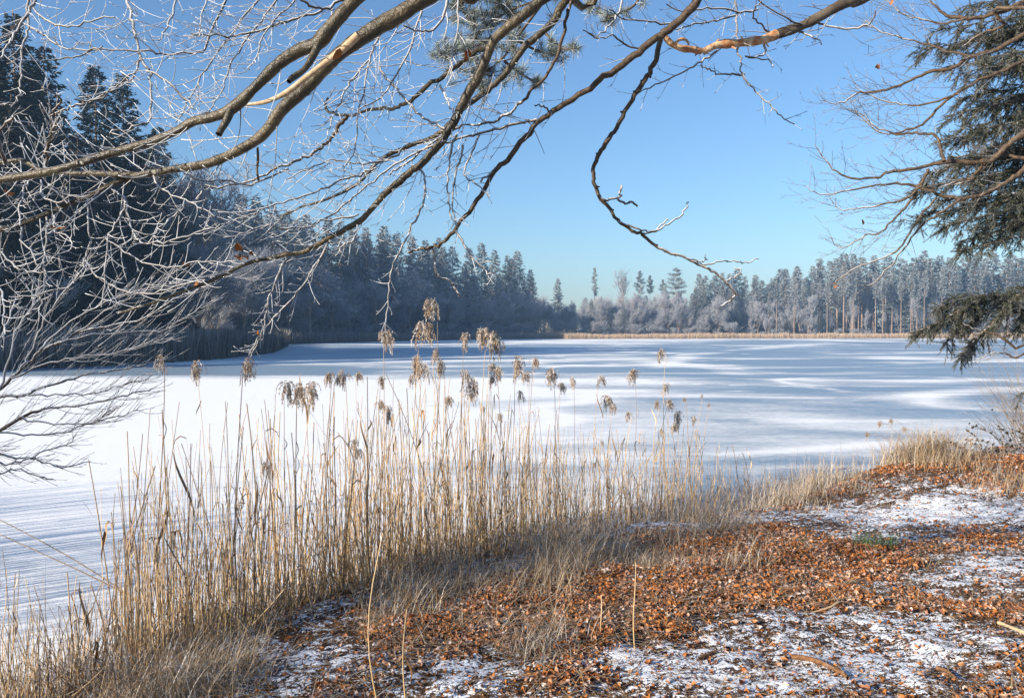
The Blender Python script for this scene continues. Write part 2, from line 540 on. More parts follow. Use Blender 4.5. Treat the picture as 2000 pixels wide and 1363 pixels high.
v1 = M.coord((0.35, 1.4, 1), rot=(0, 0, R(-6)))
n1 = M.noise(0.9, 6, 0.62, v1)
n2 = M.noise(6, 5, 0.65, M.coord((0.6, 1.3, 1)))
n3 = M.noise(40, 3, 0.6, M.coord((0.7, 1.2, 1)))
s = M.math('ADD', M.attr('snow'), M.math('MULTIPLY', M.math('SUBTRACT', n1, 0.5), 0.45))
s = M.math('ADD', s, M.math('MULTIPLY', M.math('SUBTRACT', n2, 0.5), 0.6))
s = M.math('ADD', s, M.math('MULTIPLY', M.math('SUBTRACT', n3, 0.5), 0.35))
n4 = M.noise(1.7, 6, 0.75, M.coord((0.32, 1.2, 1), rot=(0, 0, R(5))))
s = M.math('ADD', s, M.math('MULTIPLY', M.math('SUBTRACT', n4, 0.5), 0.5))
n5 = M.noise(9, 4, 0.8, M.coord((0.5, 1.5, 1)))
s = M.math('ADD', s, M.ramp(n5, 0.66, 0.74, 0, 0.7))
sm = M.ramp(s, 0.18, 0.78, 0.0, 1.0, False)
icec = M.mix(n2, (0.175, 0.25, 0.325), (0.285, 0.355, 0.42))
M.color(M.mix(sm, icec, (0.88, 0.88, 0.87)))
M.put(M.b.inputs['Roughness'], M.ramp(sm, 0.1, 0.6, 0.42, 0.95))
M.put(M.b.inputs['Specular IOR Level'], M.ramp(sm, 0.1, 0.6, 0.45, 0.1))
M.bump(M.math('ADD', M.math('MULTIPLY', n2, 0.8), M.math('MULTIPLY', n3, 0.4)), 0.35, 0.04)
tag(link('lake_ice', b.build('lake_ice', True), M.m), 'frozen lake, bright snow drifts over blue grey bare ice', 'lake', kind='structure')
# ---------------------------------------------------------------- far and mid-distance trees
def cards(buf, C, Dr, L, W, frost, tint, roll=None):
    """leaf-like quads: base C, direction Dr, length L, width W"""
    m = len(C)
    Dr = unit(Dr)
    ref = unit(rng.normal(size=(m, 3)))
    s = unit(np.cross(Dr, ref))
    mid = C + Dr * (L * 0.45)[:, None]
    V = np.stack([C, mid - s * (W / 2)[:, None], C + Dr * L[:, None], mid + s * (W / 2)[:, None]], 1)
    buf.add(V.reshape(-1, 3), None, np.arange(m * 4).reshape(m, 4), frost=np.repeat(frost, 4), tint=np.repeat(tint, 4))

def spruce_meshes(seed, H=24.0, base=0.08, Rm=3.1, dens=1.0, csize=1.0, frosty=0.5, droop=0.45, gap=0.0):
    global rng
    keep = rng
    rng = np.random.default_rng(seed)
    tb, cb = Buf(), Buf()
    lean = rng.normal(size=2) * 0.15
    zs = np.linspace(0, 1, 9)
    tp = np.stack([lean[0] * zs ** 2, lean[1] * zs ** 2, zs * H], 1)
    tubes(tb, [(tp, 0.011 * H * (1 - zs * 0.93) + 0.01, 0.25)], 7)
    zc = np.arange(base * H, H * 0.985, 0.42 / dens ** 0.5)
    C, Dr, L, W, Fr, Ti = [], [], [], [], [], []
    sk = []
    for z in zc:
        k = z / H
        nb = rng.integers(5, 8)
        low = np.clip((k - base) / 0.12, 0.45, 1)
        for j in range(nb):
            if rng.random() < gap:
                continue
            az = rng.uniform(0, 2 * math.pi)
            Lb = Rm * ((1 - k) / (1 - base)) ** 0.68 * rng.uniform(0.55, 1.2) * low + 0.08
            out = np.array([math.cos(az), math.sin(az), 0])
            side = np.array([-out[1], out[0], 0])
            dr = droop * (1.15 - k) * rng.uniform(0.7, 1.3)
            n = max(3, int((Lb * 5 + 2) * dens))
            s = rng.uniform(0.12, 1, n) ** 0.8
            pos = out * (s * Lb)[:, None] + side * (rng.normal(size=n) * 0.16 * Lb * (1.1 - s))[:, None]
            pos[:, 2] = z + (0.22 * k * s - dr * s * (1.35 - 0.75 * s)) * Lb - np.abs(rng.normal(size=n)) * 0.16
            pos[:, :2] += lean * k * k
            d = out * rng.uniform(0.25, 1, n)[:, None] + side * (rng.normal(size=n) * 0.75)[:, None]
            d[:, 2] += rng.uniform(-1.0, 0.15, n) * (1.2 - 0.7 * k)
            C.append(pos); Dr.append(d)
            L.append(rng.uniform(0.35, 0.85, n) * csize); W.append(rng.uniform(0.14, 0.3, n) * csize)
            Fr.append(np.clip(frosty * (0.25 + 0.9 * s * rng.uniform(0.3, 1.3, n)) * (0.7 + 0.5 * k), 0, 1))
            Ti.append(rng.uniform(0, 1, n))
            if j % 2 == 0 and csize < 1:
                sk.append((np.array([[0, 0, z], [out[0] * Lb * .5, out[1] * Lb * .5, z - dr * Lb * .45], [out[0] * Lb * .9, out[1] * Lb * .9, z - dr * Lb * .62]]) , np.array([0.035, 0.02, 0.008]), 0.3))
    cards(cb, np.vstack(C), np.vstack(Dr), np.concatenate(L), np.concatenate(W), np.concatenate(Fr), np.concatenate(Ti))
    if sk:
        tubes(tb, sk, 3)
    rng = keep
    tm, cm = tb.build('spruce_trunk', True), cb.build('spruce_crown')
    tm.materials.append(MAT['far_bark']); cm.materials.append(MAT['spruce'])
    return tm, cm, H

def pine_meshes(seed, H=24.0, crown=0.35, Rm=2.6, layers=False, frosty=0.6):
    global rng
    keep = rng
    rng = np.random.default_rng(seed)
    tb, cb = Buf(), Buf()
    zs = np.linspace(0, 1, 9)
    wob = np.cumsum(rng.normal(size=(9, 2)) * 0.10, 0) * zs[:, None]
    tp = np.stack([wob[:, 0], wob[:, 1], zs * H], 1)
    tubes(tb, [(tp, 0.0085 * H * (1 - zs * 0.85) + 0.02, 0.15)], 7)
    nb = 26 if not layers else 30
    br, C, Dr, Fr = [], [], [], []
    for j in range(nb):
        k = 1 - crown * (1 - (j / nb))
        if layers:
            k = 1 - crown + crown * (math.floor(j / 5) / 6 + 0.02 * rng.normal())
        z = k * H
        az = rng.uniform(0, 2 * math.pi)
        q = (k - (1 - crown)) / crown
        Lb = Rm * (math.sin(min(1, q * 0.9 + 0.28) * math.pi * 0.95) * 0.8 + 0.25) * rng.uniform(0.6, 1.15)
        out = np.array([math.cos(az), math.sin(az), 0.25])
        c0 = np.array([np.interp(k, zs, wob[:, 0]), np.interp(k, zs, wob[:, 1]), z])
        e = c0 + out * Lb
        br.append((np.array([c0, c0 + out * Lb * 0.5 - [0, 0, 0.15], e]), np.array([0.07, 0.045, 0.02]), 0.3))
        n = int(60 + Lb * 34)
        s = rng.uniform(0.3, 1.1, n)
        pos = c0 + out * (s * Lb)[:, None] + rng.normal(size=(n, 3)) * np.array([0.42, 0.42, 0.24]) * (0.5 + 0.16 * Lb)
        C.append(pos); d = rng.normal(size=(n, 3)); d[:, 2] += 0.5; Dr.append(d)
        Fr.append(np.clip(frosty * rng.uniform(0.3, 1.3, n), 0, 1))
    C = np.vstack(C); Dr = np.vstack(Dr); m = len(C)
    cards(cb, C, Dr, rng.uniform(0.25, 0.5, m), rng.uniform(0.1, 0.2, m), np.concatenate(Fr), rng.uniform(0, 1, m))
    tubes(tb, br, 4)
    rng = keep
    tm, cm = tb.build('pine_trunk', True), cb.build('pine_crown')
    tm.materials.append(MAT['far_bark']); cm.materials.append(MAT['spruce'])
    return tm, cm, H

def bare_meshes(seed, H=16.0, spread=0.5, dens=1.0, weep=0.0, shrub=False, tw=0.03, fork=0.28, frost=0.9):
    """bare tree: trunk mesh and a crown mesh of frosted twigs"""
    rr = random.Random(seed)
    tb, cb = Buf(), Buf()
    trunk, crown = [], []
    def go(p, d, L, r, lev):
        n = 5
        pts, q, dd = [p.copy()], p.copy(), d.copy()
        for i in range(n):
            dd = dd + np.array([rr.gauss(0, .11), rr.gauss(0, .11), rr.gauss(0, .08) + (0.10 if lev < 3 else 0.02) - weep * 0.14 * lev])
            dd /= np.linalg.norm(dd)
            q = q + dd * (L / n)
            pts.append(q.copy())
        pts = np.array(pts)
        re = r * (0.45 if lev < 4 else 0.3)
        rad = np.linspace(r, re, n + 1)
        if lev <= 1:
            trunk.append((pts, rad, 0.2 + 0.2 * lev))
        else:
            crown.append((pts[::1 if lev < 4 else 2][:], (rad[::1 if lev < 4 else 2]) if True else rad, frost * (0.6 + 0.1 * lev)))
        if lev >= 5:
            return
        kids = [7, 6, 6, 6, 5][lev] if lev else (9 if not shrub else 8)
        kids = max(2, int(round(kids * (dens if lev else 1))))
        for k in range(kids):
            f = rr.uniform(fork if lev == 0 else 0.2, 1.0)
            i = min(n - 1, int(f * n))
            b0 = pts[i] + (pts[i + 1] - pts[i]) * (f * n - i)
            ax = rr.uniform(0, 2 * math.pi)
            sidev = np.array([math.cos(ax), math.sin(ax), rr.uniform(-.3, .5)])
            a = spread * rr.uniform(0.6, 1.5)
            nd = dd * math.cos(a) * 0.9 + sidev * math.sin(a)
            if lev == 0:
                nd = np.array([0, 0, 1.0]) * math.cos(a) + sidev * math.sin(a)
            nd /= np.linalg.norm(nd)
            go(b0, nd, L * rr.uniform(0.38, 0.62) * (1.15 - 0.45 * (f if lev == 0 else 0)), max(r * (0.5 if lev < 3 else 0.6), tw * 0.5), lev + 1)
    if shrub:
        for k in range(6):
            ax = rr.uniform(0, 2 * math.pi)
            d0 = np.array([math.cos(ax) * 0.55, math.sin(ax) * 0.55, 1.0])
            go(np.array([math.cos(ax) * 0.2, math.sin(ax) * 0.2, 0]), d0 / np.linalg.norm(d0), H * rr.uniform(0.5, 0.75), 0.05, 1)
    else:
        go(np.zeros(3), np.array([rr.gauss(0, .03), rr.gauss(0, .03), 1.0]), H * 0.72, H * 0.011, 0)
    tubes(tb, trunk, 6)
    tubes(cb, crown, 3)
    tm, cm = tb.build('bare_trunk', True), cb.build('bare_crown')
    zt = np.empty(len(cm.vertices) * 3, np.float32)
    cm.vertices.foreach_get('co', zt)
    top = float(zt[2::3].max())
    tm.materials.append(MAT['far_bark']); cm.materials.append(MAT['far_twig'])
    return tm, cm, top

V_SPR_NEAR = [spruce_meshes(100 + i, 26, 0.04, 5.0, 2.6, 0.60, 0.02, 0.5) for i in range(3)]
V_SPR = [spruce_meshes(200 + i, 24, 0.06, 4.6 + 0.5 * (i % 3), 1.3, 0.95, 0.5 + 0.1 * (i % 3)) for i in range(5)]
V_TALL = [spruce_meshes(300 + i, 24, 0.36 + 0.06 * i, 3.5, 1.3, 0.9, 0.7) for i in range(4)]
V_STEM = [spruce_meshes(350 + i, 24, 0.56 + 0.05 * i, 2.4, 1.3, 0.85, 0.7) for i in range(3)]
V_PINE = [pine_meshes(400 + i, 24, 0.3 + 0.06 * i, 2.4 + 0.3 * i) for i in range(3)]
V_LAYER = [pine_meshes(450, 24, 0.40, 4.2, True)]
V_LONE = [pine_meshes(460, 24, 0.42, 1.5)]
V_BARE = [bare_meshes(500 + i, 16, 0.42 + 0.05 * (i % 2), 0.92, 0.0, tw=0.04, fork=0.14) for i in range(6)]
V_SPARSE = [bare_meshes(540, 20, 0.42, 0.72, 0.0, tw=0.045, fork=0.4, frost=0.7)]
V_WEEP = [bare_meshes(560 + i, 14, 0.62, 0.95, 0.35, tw=0.035) for i in range(2)]
V_BUSH = [bare_meshes(580 + i, 6, 0.6, 0.85, 0.0, shrub=True, tw=0.035, frost=0.75) for i in range(3)]

def plant(name, meshes, x, y, H, label, cat, group=None, wide=1.0, rz=None, z=None):
    tm, cm, H0 = meshes
    zb = (hz(x, y) - 0.12) if z is None else z
    o = empty(name, (x, y, zb), rnd.uniform(0, 6.28) if rz is None else rz)
    s = H / H0
    o.scale = (s * wide, s * wide, s)
    link('trunk', tm, None, o)
    link('crown', cm, None, o)
    return tag(o, label, cat, group)

def by_top(name, var, u, vtop, depth, label, cat, group=None, wide=1.0, **kw):
    x, y, zt = P(u, vtop, depth)
    zb = hz(x, y)
    return plant(name, var, x, y, zt - zb, label, cat, group, wide, **kw)

# --- near wood on the left shore
LW = 'dark spruces of the wood on the left shore'
for k, (u, vt, d, var, lab) in enumerate([
        (-70, -10, 60, 0, None), (30, 15, 63, 1, 'tallest dark spruce at the left edge, rising behind the frosted twigs'), (78, 80, 68, 2, 'dark spruce whose right flank slopes against the sky, beside the tallest one'),
        (187, 117, 74, 0, 'narrow dark spruce standing clear against blue sky, left one of a pair'), (243, 134, 77, 1, 'greyish sunlit spruce, right one of the pair clear against the sky'),
        (302, 238, 82, 2, 'small dark spruce top peeping over the frosted wood'), (-20, 60, 66, 1, None), (55, 120, 73, 0, None), (125, 215, 80, 1, None), (150, 255, 72, 2, None),
        (215, 260, 70, 0, None), (20, 180, 60, 2, None), (-60, 100, 57, 1, None), (100, 270, 64, 0, None), (270, 285, 74, 2, None), (-110, 40, 62, 2, None), (310, 330, 84, 0, None), (10, 320, 57, 1, None), (180, 330, 66, 1, None), (60, 390, 58, 0, None)]):
    by_top('spruce_tree', V_SPR_NEAR[var], u, vt, d, lab or 'dark shaded spruce in the wood behind the frosted branches', 'tree', None if lab else LW, 1.0 if lab else 1.15)
for k in range(32):
    y = rnd.uniform(24, 74)
    x = min(-54.0, -0.643 * y - 7) - rnd.uniform(0, 26)
    if y < 34: x -= 6
    plant('spruce_tree', V_SPR_NEAR[k % 3], x, y, rnd.uniform(20, 27), 'dark shaded spruce in the wood behind the frosted branches', 'tree', LW, 1.15)
for k in range(26):
    plant('spruce_tree', V_SPR[k % 5], rnd.uniform(-112, -64), rnd.uniform(80, 150), rnd.uniform(19, 25), 'dark shaded spruce in the wood behind the frosted branches', 'tree', LW, 1.2)
FB = 'frosted bare trees along the left shore'
for u, vt, d, var, lab in [(335, 285, 88, 0, 'tall lilac frosted bare tree leaning out at the right edge of the left wood'), (365, 345, 90, 1, None), (300, 330, 80, 2, None), (260, 400, 76, 3, None), (345, 420, 84, 0, None), (200, 430, 70, 1, None), (385, 440, 93, 2, None), (130, 440, 66, 3, None), (320, 480, 79, 1, None), (385, 530, 96, 0, None), (240, 500, 72, 0, None), (60, 470, 60, 2, None), (420, 560, 105, 2, None)]:
    by_top('frosted_tree', V_BARE[var], u, vt, d, lab or 'bare frosted broadleaf tree in shade at the edge of the left wood', 'tree', None if lab else FB, 1.25)

# --- wood along the bay, left of the middle
SKY = [(400, 410), (430, 384), (450, 405), (472, 374), (500, 380), (530, 388), (560, 405), (600, 414), (640, 420), (665, 428), (690, 438), (717, 440), (752, 437), (775, 452), (805, 457), (830, 465), (857, 461), (885, 478), (917, 482), (941, 471), (966, 485), (990, 496), (1011, 487), (1036, 522)]
DEP = [(400, 138), (500, 152), (600, 172), (700, 195), (800, 212), (900, 226), (1000, 242), (1060, 254)]
def dep(u):
    return float(np.interp(u, [q[0] for q in DEP], [q[1] for q in DEP]))
BW = 'frosted spruces of the wood along the bay'
for i, (u, vt) in enumerate(SKY):
    lab = {1: 'little pointed spruce at the notch where the bay wood begins', 22: 'last tall spruce at the right end of the bay wood, sunlit top', 23: 'bare stemmed pine at the very end of the bay wood', 3: 'broad frosted spruce second along the bay wood, beside the little pointed one'}.get(i)
    if i == 23:
        by_top('pine_tree', V_TALL[3], u, vt, dep(u) + 8, lab, 'tree', None, 0.8)
    else:
        by_top('spruce_tree', V_SPR[i % 5], u, vt, dep(u) + 10 + rnd.uniform(0, 6), lab or 'frosted spruce on the skyline of the wood along the bay', 'tree', None if lab else BW + ', skyline', 0.85 if i == 1 else 1.0)
def skyline(u):
    return float(np.interp(u, [q[0] for q in SKY], [q[1] for q in SKY]))
for k in range(80):
    u = rnd.uniform(395, 1040)
    d = dep(u) + rnd.choice([2, 6, 12, 18, 26])
    by_top('spruce_tree', V_SPR[k % 5] if k % 4 else V_TALL[k % 2], u, skyline(u) + rnd.uniform(10, 75), d, 'shaded blue grey spruce inside the wood along the bay', 'tree', BW)
FB2 = 'frosted bare trees in front of the bay wood'
for u, vt, dd, v, lab, w in [(605, 492, -8, 'w0', 'broad pale willow, frosted lilac, standing before the dark bay wood', 1.45), (800, 514, -4, 'w1', 'frosted broadleaf tree with a pale crown in front of the bay spruces', 1.2), (560, 540, -9, 'w1', None, 1.3), (650, 545, -7, 'w0', None, 1.3), (730, 520, -4, 'b1', None, 1.2), (690, 535, -4, 'b2', None, 1.2), (470, 470, -6, 'b0', None, 1.3), (520, 480, -6, 'b3', None, 1.3), (440, 500, -4, 'b1', None, 1.3), (495, 540, -9, 'w0', None, 1.3)]:
    var = V_WEEP[int(v[1])] if v[0] == 'w' else V_BARE[int(v[1])]
    by_top('frosted_tree', var, u, vt, dep(u) + dd, lab or 'bare frosted tree before the dark spruces of the bay', 'tree', None if lab else FB2, w)
for k in range(30):
    u = 420 + k * 21 + rnd.uniform(-8, 8)
    by_top('frosted_tree', V_BARE[k % 6], u, rnd.uniform(545, 600), dep(u) - 3 + rnd.uniform(0, 4), 'low bare frosted tree at the foot of the bay wood', 'tree', 'low frosted trees at the foot of the bay wood', 1.3)

# --- far shore: single trees that stand out
FD = 262
by_top('pine_tree', V_SPR[2], 1089, 541, FD + 22, 'short bushy conifer rising alone above the frosted far trees', 'tree', None, 0.85)
by_top('pine_tree', V_LONE[0], 1161, 522, FD + 16, 'thin lone pine with a small tuft crown on a long bare stem', 'tree', None, 0.8)
by_top('bare_tree', V_SPARSE[0], 1212, 516, FD + 12, 'tall bare broadleaf tree, fan of fine limbs above the far trees', 'tree', None, 0.8)
by_top('pine_tree', V_PINE[1], 1250, 529, FD + 14, 'round topped pine right of the bare tall tree on the far shore', 'tree', None, 0.75)
by_top('pine_tree', V_PINE[0], 1269, 538, FD + 18, 'narrow pine close beside the round topped pine', 'tree', None, 0.7)
by_top('pine_tree', V_PINE[0], 1295, 546, FD + 18, 'low pine between the narrow pine and the layered pine', 'tree', None, 0.8)
by_top('pine_tree', V_LAYER[0], 1321, 520, FD + 14, 'wide layered pine, flat tiers spread on a bare stem, far shore', 'tree', None, 0.85)
by_top('spruce_tree', V_SPR[0], 1155, 582, FD - 4, 'small dark green spruce standing in front of frosted bare trees', 'tree', None, 0.85)
by_top('spruce_tree', V_SPR[3], 1217, 590, FD - 8, 'dark green spruce lowest at the reed edge of the far shore', 'tree', None, 1.0)

FS = 'tall spruces and pines of the right hand far wood'
RS = [(1365, 531), (1378, 536), (1395, 535), (1410, 529), (1425, 532), (1440, 521), (1456, 536), (1476, 534), (1488, 545), (1500, 552), (1510, 540), (1525, 521), (1535, 521), (1557, 516), (1575, 538), (1588, 515), (1601, 500), (1622, 505), (1636, 500), (1649, 490), (1667, 491), (1685, 498), (1707, 494), (1735, 496), (1760, 500), (1785, 500), (1807, 486), (1820, 500), (1835, 496), (1855, 500), (1880, 500), (1897, 494), (1910, 490), (1925, 500), (1942, 491), (1967, 497), (1977, 493), (2000, 500), (2020, 495), (2045, 500)]
for i, (u, vt) in enumerate(RS):
    var = V_TALL[i % 4] if 1505 < u < 1760 else (V_SPR[i % 5] if i % 3 else V_TALL[i % 2])
    lab = {5: 'broad topped conifer highest in the middle of the far shore', 26: 'pointed spruce highest on the right hand far wood'}.get(i)
    by_top('pine_tree' if var in V_TALL else 'spruce_tree', var, u, vt, FD + 8 + rnd.uniform(0, 8), lab or 'tall frosted conifer on the skyline of the right hand far wood', 'tree', None if lab else FS + ', skyline', rnd.uniform(0.9, 1.35))
def rsky(u):
    return float(np.interp(u, [1040, 1120, 1180, 1250, 1340] + [q[0] for q in RS], [572, 574, 570, 566, 560] + [q[1] for q in RS]))
for k in range(85):
    u = rnd.uniform(1350, 2060)
    by_top('pine_tree' if 1500 < u < 1770 else 'spruce_tree', (V_TALL if 1500 < u < 1770 else V_SPR)[k % 4], u, rsky(u) + rnd.uniform(4, 55), FD + rnd.choice([0, 5, 12, 20, 30]), 'grey green frosted conifer inside the right hand far wood', 'tree', FS, rnd.uniform(0.8, 1.3))
for k in range(44):
    u = 1050 + k * 23 + rnd.uniform(-6, 6)
    by_top('spruce_tree', V_SPR[k % 5], u, rsky(u) + (rnd.uniform(30, 70) if u > 1340 else rnd.uniform(4, 22)), FD + rnd.uniform(34, 48), 'grey green frosted conifer inside the right hand far wood', 'tree', FS, 1.3)
for k in range(22):
    u = 1505 + k * 16 + rnd.uniform(-4, 4)
    by_top('pine_tree', V_STEM[k % 3], u, rsky(u) + rnd.uniform(8, 50), FD + rnd.uniform(-8, 0), 'slender conifer with a long pale bare stem at the far wood edge', 'tree', 'bare stemmed conifers at the edge of the far wood', 0.8)
by_top('bare_tree', V_SPARSE[0], 1785, 572, FD - 8, 'pale leaning birch in front of the far right wood', 'tree', None, 0.6)
FC = 'frosted bare trees on the far shore'
for k in range(120):
    u = 1035 + k * 4.6 + rnd.uniform(-5, 5)
    d = FD + rnd.choice([-6, -3, 2, 8, 16, 26])
    by_top('frosted_tree', V_BARE[k % 6], u, (rsky(u) if u < 1340 else 572) + rnd.uniform(-3, 48), d, 'pale frosted broadleaf tree in the row on the far shore', 'tree', FC, rnd.uniform(0.7, 1.15))
for k in range(13):
    u = 1590 + k * 34 + rnd.uniform(-6, 6)
    by_top('frosted_tree', V_BARE[k % 6], u, rnd.uniform(560, 610), FD + rnd.uniform(-7, 0), 'thin lilac bare tree before the trunks of the right hand far wood', 'tree', 'thin bare trees before the right hand far wood', 0.6)
for k in range(46):
    u = 1045 + k * 21 + rnd.uniform(-9, 9)
    x, y, _ = P(u, 640, FD - 9 + rnd.uniform(-2, 2))
    plant('frosted_bush', V_BUSH[k % 3], x, y, rnd.uniform(2.2, 6.0) * (0.6 if u > 1500 else 1), 'bare frosted bush at the back of the far reed belt', 'bush', 'bushes behind the far reed belt', 1.3)
for k in range(26):
    u = 440 + k * 24
    x, y, _ = P(u, 640, dep(u) - 6)
    plant('frosted_bush', V_BUSH[k % 3], x, y, rnd.uniform(2.5, 5.5), 'bare bush in shade at the foot of the bay wood', 'bush', 'bushes at the foot of the bay wood', 1.4)

# --- reed belts round the far water
def belt(name, pts, width, hgt, n, mat, label, r0=0.0):
    bb = Buf()
    Pp = np.array(pts)
    seg = np.hypot(*(Pp[1:] - Pp[:-1]).T)
    cum = np.concatenate([[0], np.cumsum(seg)])
    tt = rng.uniform(0, cum[-1], n)
    i = np.clip(np.searchsorted(cum, tt) - 1, 0, len(seg) - 1)
    f = (tt - cum[i]) / seg[i]
    base = Pp[i] + (Pp[i + 1] - Pp[i]) * f[:, None]
    dr = unit(Pp[i + 1] - Pp[i])
    nrm = np.stack([dr[:, 1], -dr[:, 0]], 1) * -1
    off = rng.uniform(-0.15, 1, n) * width
    base = base + nrm * off[:, None]
    H = hgt * rng.uniform(0.75, 1.12, n) * (0.82 + 0.36 * vnoise(base[:, 0], base[:, 1], 0.22, 55)) * np.clip(0.55 + (off / width + .15) * 1.2, 0.5, 1)
    lean = rng.normal(size=(n, 2)) * 0.09
    w = rng.uniform(0.03, 0.075, n)
    az = rng.uniform(0, math.pi, n)
    sx, sy = np.cos(az) * w / 2, np.sin(az) * w / 2
    z0 = height(base[:, 0], base[:, 1]) - 0.05
    z0 = np.maximum(z0, -0.03)
    V = np.stack([np.stack([base[:, 0] - sx, base[:, 1] - sy, z0], 1), np.stack([base[:, 0] + sx, base[:, 1] + sy, z0], 1),
                  np.stack([base[:, 0] + sx * 1.3 + lean[:, 0] * H, base[:, 1] + sy * 1.3 + lean[:, 1] * H, z0 + H * 0.85], 1), np.stack([base[:, 0] - sx * .4 + lean[:, 0] * H * 1.3, base[:, 1] + lean[:, 1] * H * 1.3, z0 + H], 1)], 1)
    bb.add(V.reshape(-1, 3), None, np.arange(n * 4).reshape(n, 4), frost=np.repeat(rng.uniform(0, 1, n), 4) * np.tile([0.2, 0.2, 1, 1], n), tint=np.repeat(rng.uniform(0, 1, n), 4))
    return tag(link(name, bb.build(name), mat), label, 'reeds', kind='stuff')

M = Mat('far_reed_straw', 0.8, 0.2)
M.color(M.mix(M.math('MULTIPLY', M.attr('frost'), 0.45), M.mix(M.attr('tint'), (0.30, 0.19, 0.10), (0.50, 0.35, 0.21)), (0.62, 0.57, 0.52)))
MAT['far_reed'] = M.m
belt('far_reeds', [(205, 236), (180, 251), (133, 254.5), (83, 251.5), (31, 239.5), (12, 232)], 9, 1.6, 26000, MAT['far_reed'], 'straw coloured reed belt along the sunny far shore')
M = Mat('frosted_shade_toned_reed', 0.85, 0.15)  # frosted reed straw, greyed and darkened so its colour carries the wood's shade
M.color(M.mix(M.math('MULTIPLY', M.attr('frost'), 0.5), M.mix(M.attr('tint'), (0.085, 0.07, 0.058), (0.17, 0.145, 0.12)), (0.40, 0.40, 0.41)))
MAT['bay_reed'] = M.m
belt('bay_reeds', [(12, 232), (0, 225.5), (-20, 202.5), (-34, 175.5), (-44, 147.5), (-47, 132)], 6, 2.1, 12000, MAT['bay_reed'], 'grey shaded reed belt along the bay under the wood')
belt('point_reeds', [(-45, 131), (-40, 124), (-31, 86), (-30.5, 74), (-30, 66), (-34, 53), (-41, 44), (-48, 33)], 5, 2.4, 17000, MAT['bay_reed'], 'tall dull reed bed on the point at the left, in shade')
# ---------------------------------------------------------------- overhanging beech and pine
def rotv(v, axis, ang):
    c, s_ = math.cos(ang), math.sin(ang)
    ax, ay, az = axis
    x, y, z = v
    d = (ax * x + ay * y + az * z) * (1 - c)
    return (x * c + (ay * z - az * y) * s_ + ax * d, y * c + (az * x - ax * z) * s_ + ay * d, z * c + (ax * y - ay * x) * s_ + az * d)

def nrm(v):
    l = math.sqrt(v[0] ** 2 + v[1] ** 2 + v[2] ** 2) or 1e-9
    return (v[0] / l, v[1] / l, v[2] / l)

def shoot(p, d, L, n, bend, wig):
    pts = [p]
    d = nrm(d)
    x, y, z = p
    st = L / n
    for i in range(n):
        d = nrm((d[0] + bend[0] / n + rnd.gauss(0, wig), d[1] + bend[1] / n + rnd.gauss(0, wig), d[2] + bend[2] / n + rnd.gauss(0, wig)))
        x += d[0] * st; y += d[1] * st; z += d[2] * st
        pts.append((x, y, z))
    return pts

def twigs_on(out, pts, rads, n, L, rr, bend, lev, face=(0, -1, 0), ang=(0.5, 1.05), frost=0.9, f0=0.05, f1=1.0, wig=0.065, flat=0.35, nsub=0.5, onlyside=0):
    """side twigs on a path; appends (pts, radii, frost) tuples"""
    m = len(pts) - 1
    sgn = 1
    n = max(1, int(n * 0.95)) if lev > 0 else n
    for k in range(n):
        f = f0 + (f1 - f0) * (k + rnd.random()) / n
        g = min(m - 1e-4, f * m)
        i = int(g)
        a, b_ = pts[i], pts[i + 1]
        w = g - i
        p = (a[0] + (b_[0] - a[0]) * w, a[1] + (b_[1] - a[1]) * w, a[2] + (b_[2] - a[2]) * w)
        t = nrm((b_[0] - a[0], b_[1] - a[1], b_[2] - a[2]))
        sgn = -sgn if not onlyside else onlyside
        ax = nrm((face[0] + rnd.gauss(0, flat), face[1] + rnd.gauss(0, flat), face[2] + rnd.gauss(0, flat)))
        d = rotv(t, ax, sgn * rnd.uniform(*ang))
        Lk = L * rnd.uniform(0.45, 1.25) * (1.0 - 0.45 * f)
        ns = 6 if lev > 0 else (4 if Lk > 0.05 else 2)
        q = shoot(p, d, Lk, ns, (bend[0] * 1.9, bend[1], bend[2] * 1.9), wig)
        r0 = min(rr * rnd.uniform(0.62, 1.0), 0.8 * float(np.interp(f * m, range(m + 1), rads)) + 0.0006)
        rd = [r0 * (1 - 0.5 * j / ns) * rnd.uniform(.85, 1.15) for j in range(ns)] + [r0 * rnd.uniform(.5, .95)]
        out.append((q, rd, frost * rnd.uniform(.55, 1.1)))
        if lev > 0:
            twigs_on(out, q, rd, max(1, int(Lk / 0.05 * nsub)), Lk * 0.42, rr * 0.78, bend, lev - 1, face, ang, frost, 0.15, 1.0, wig, flat, nsub)
    return out

def trace(rows, y0, y1, extra=None, per=6, jit=0.0):
    """rows (u, v, radius in photograph pixels); depth runs y0..y1 along the path"""
    n = len(rows)
    pts = []
    for i, (u, v, r) in enumerate(rows):
        y = y0 + (y1 - y0) * i / (n - 1)
        pts.append((*P(u, v, y), r * y / FPX))
    if extra:
        pts = list(extra) + pts
    s = spline(pts, per)
    if jit:
        s[:, :3] += rng.normal(size=(len(s), 3)) * jit
    return s[:, :3], np.maximum(s[:, 3], 0.0008)

def slim(rows, k):
    return [(u, v, r * k) for u, v, r in rows]

def knobbly(rad, k=0.08):
    n = len(rad)
    return rad * (1 + k * np.interp(np.arange(n), np.arange(0, n + 4, 3), rng.normal(size=len(np.arange(0, n + 4, 3)))))

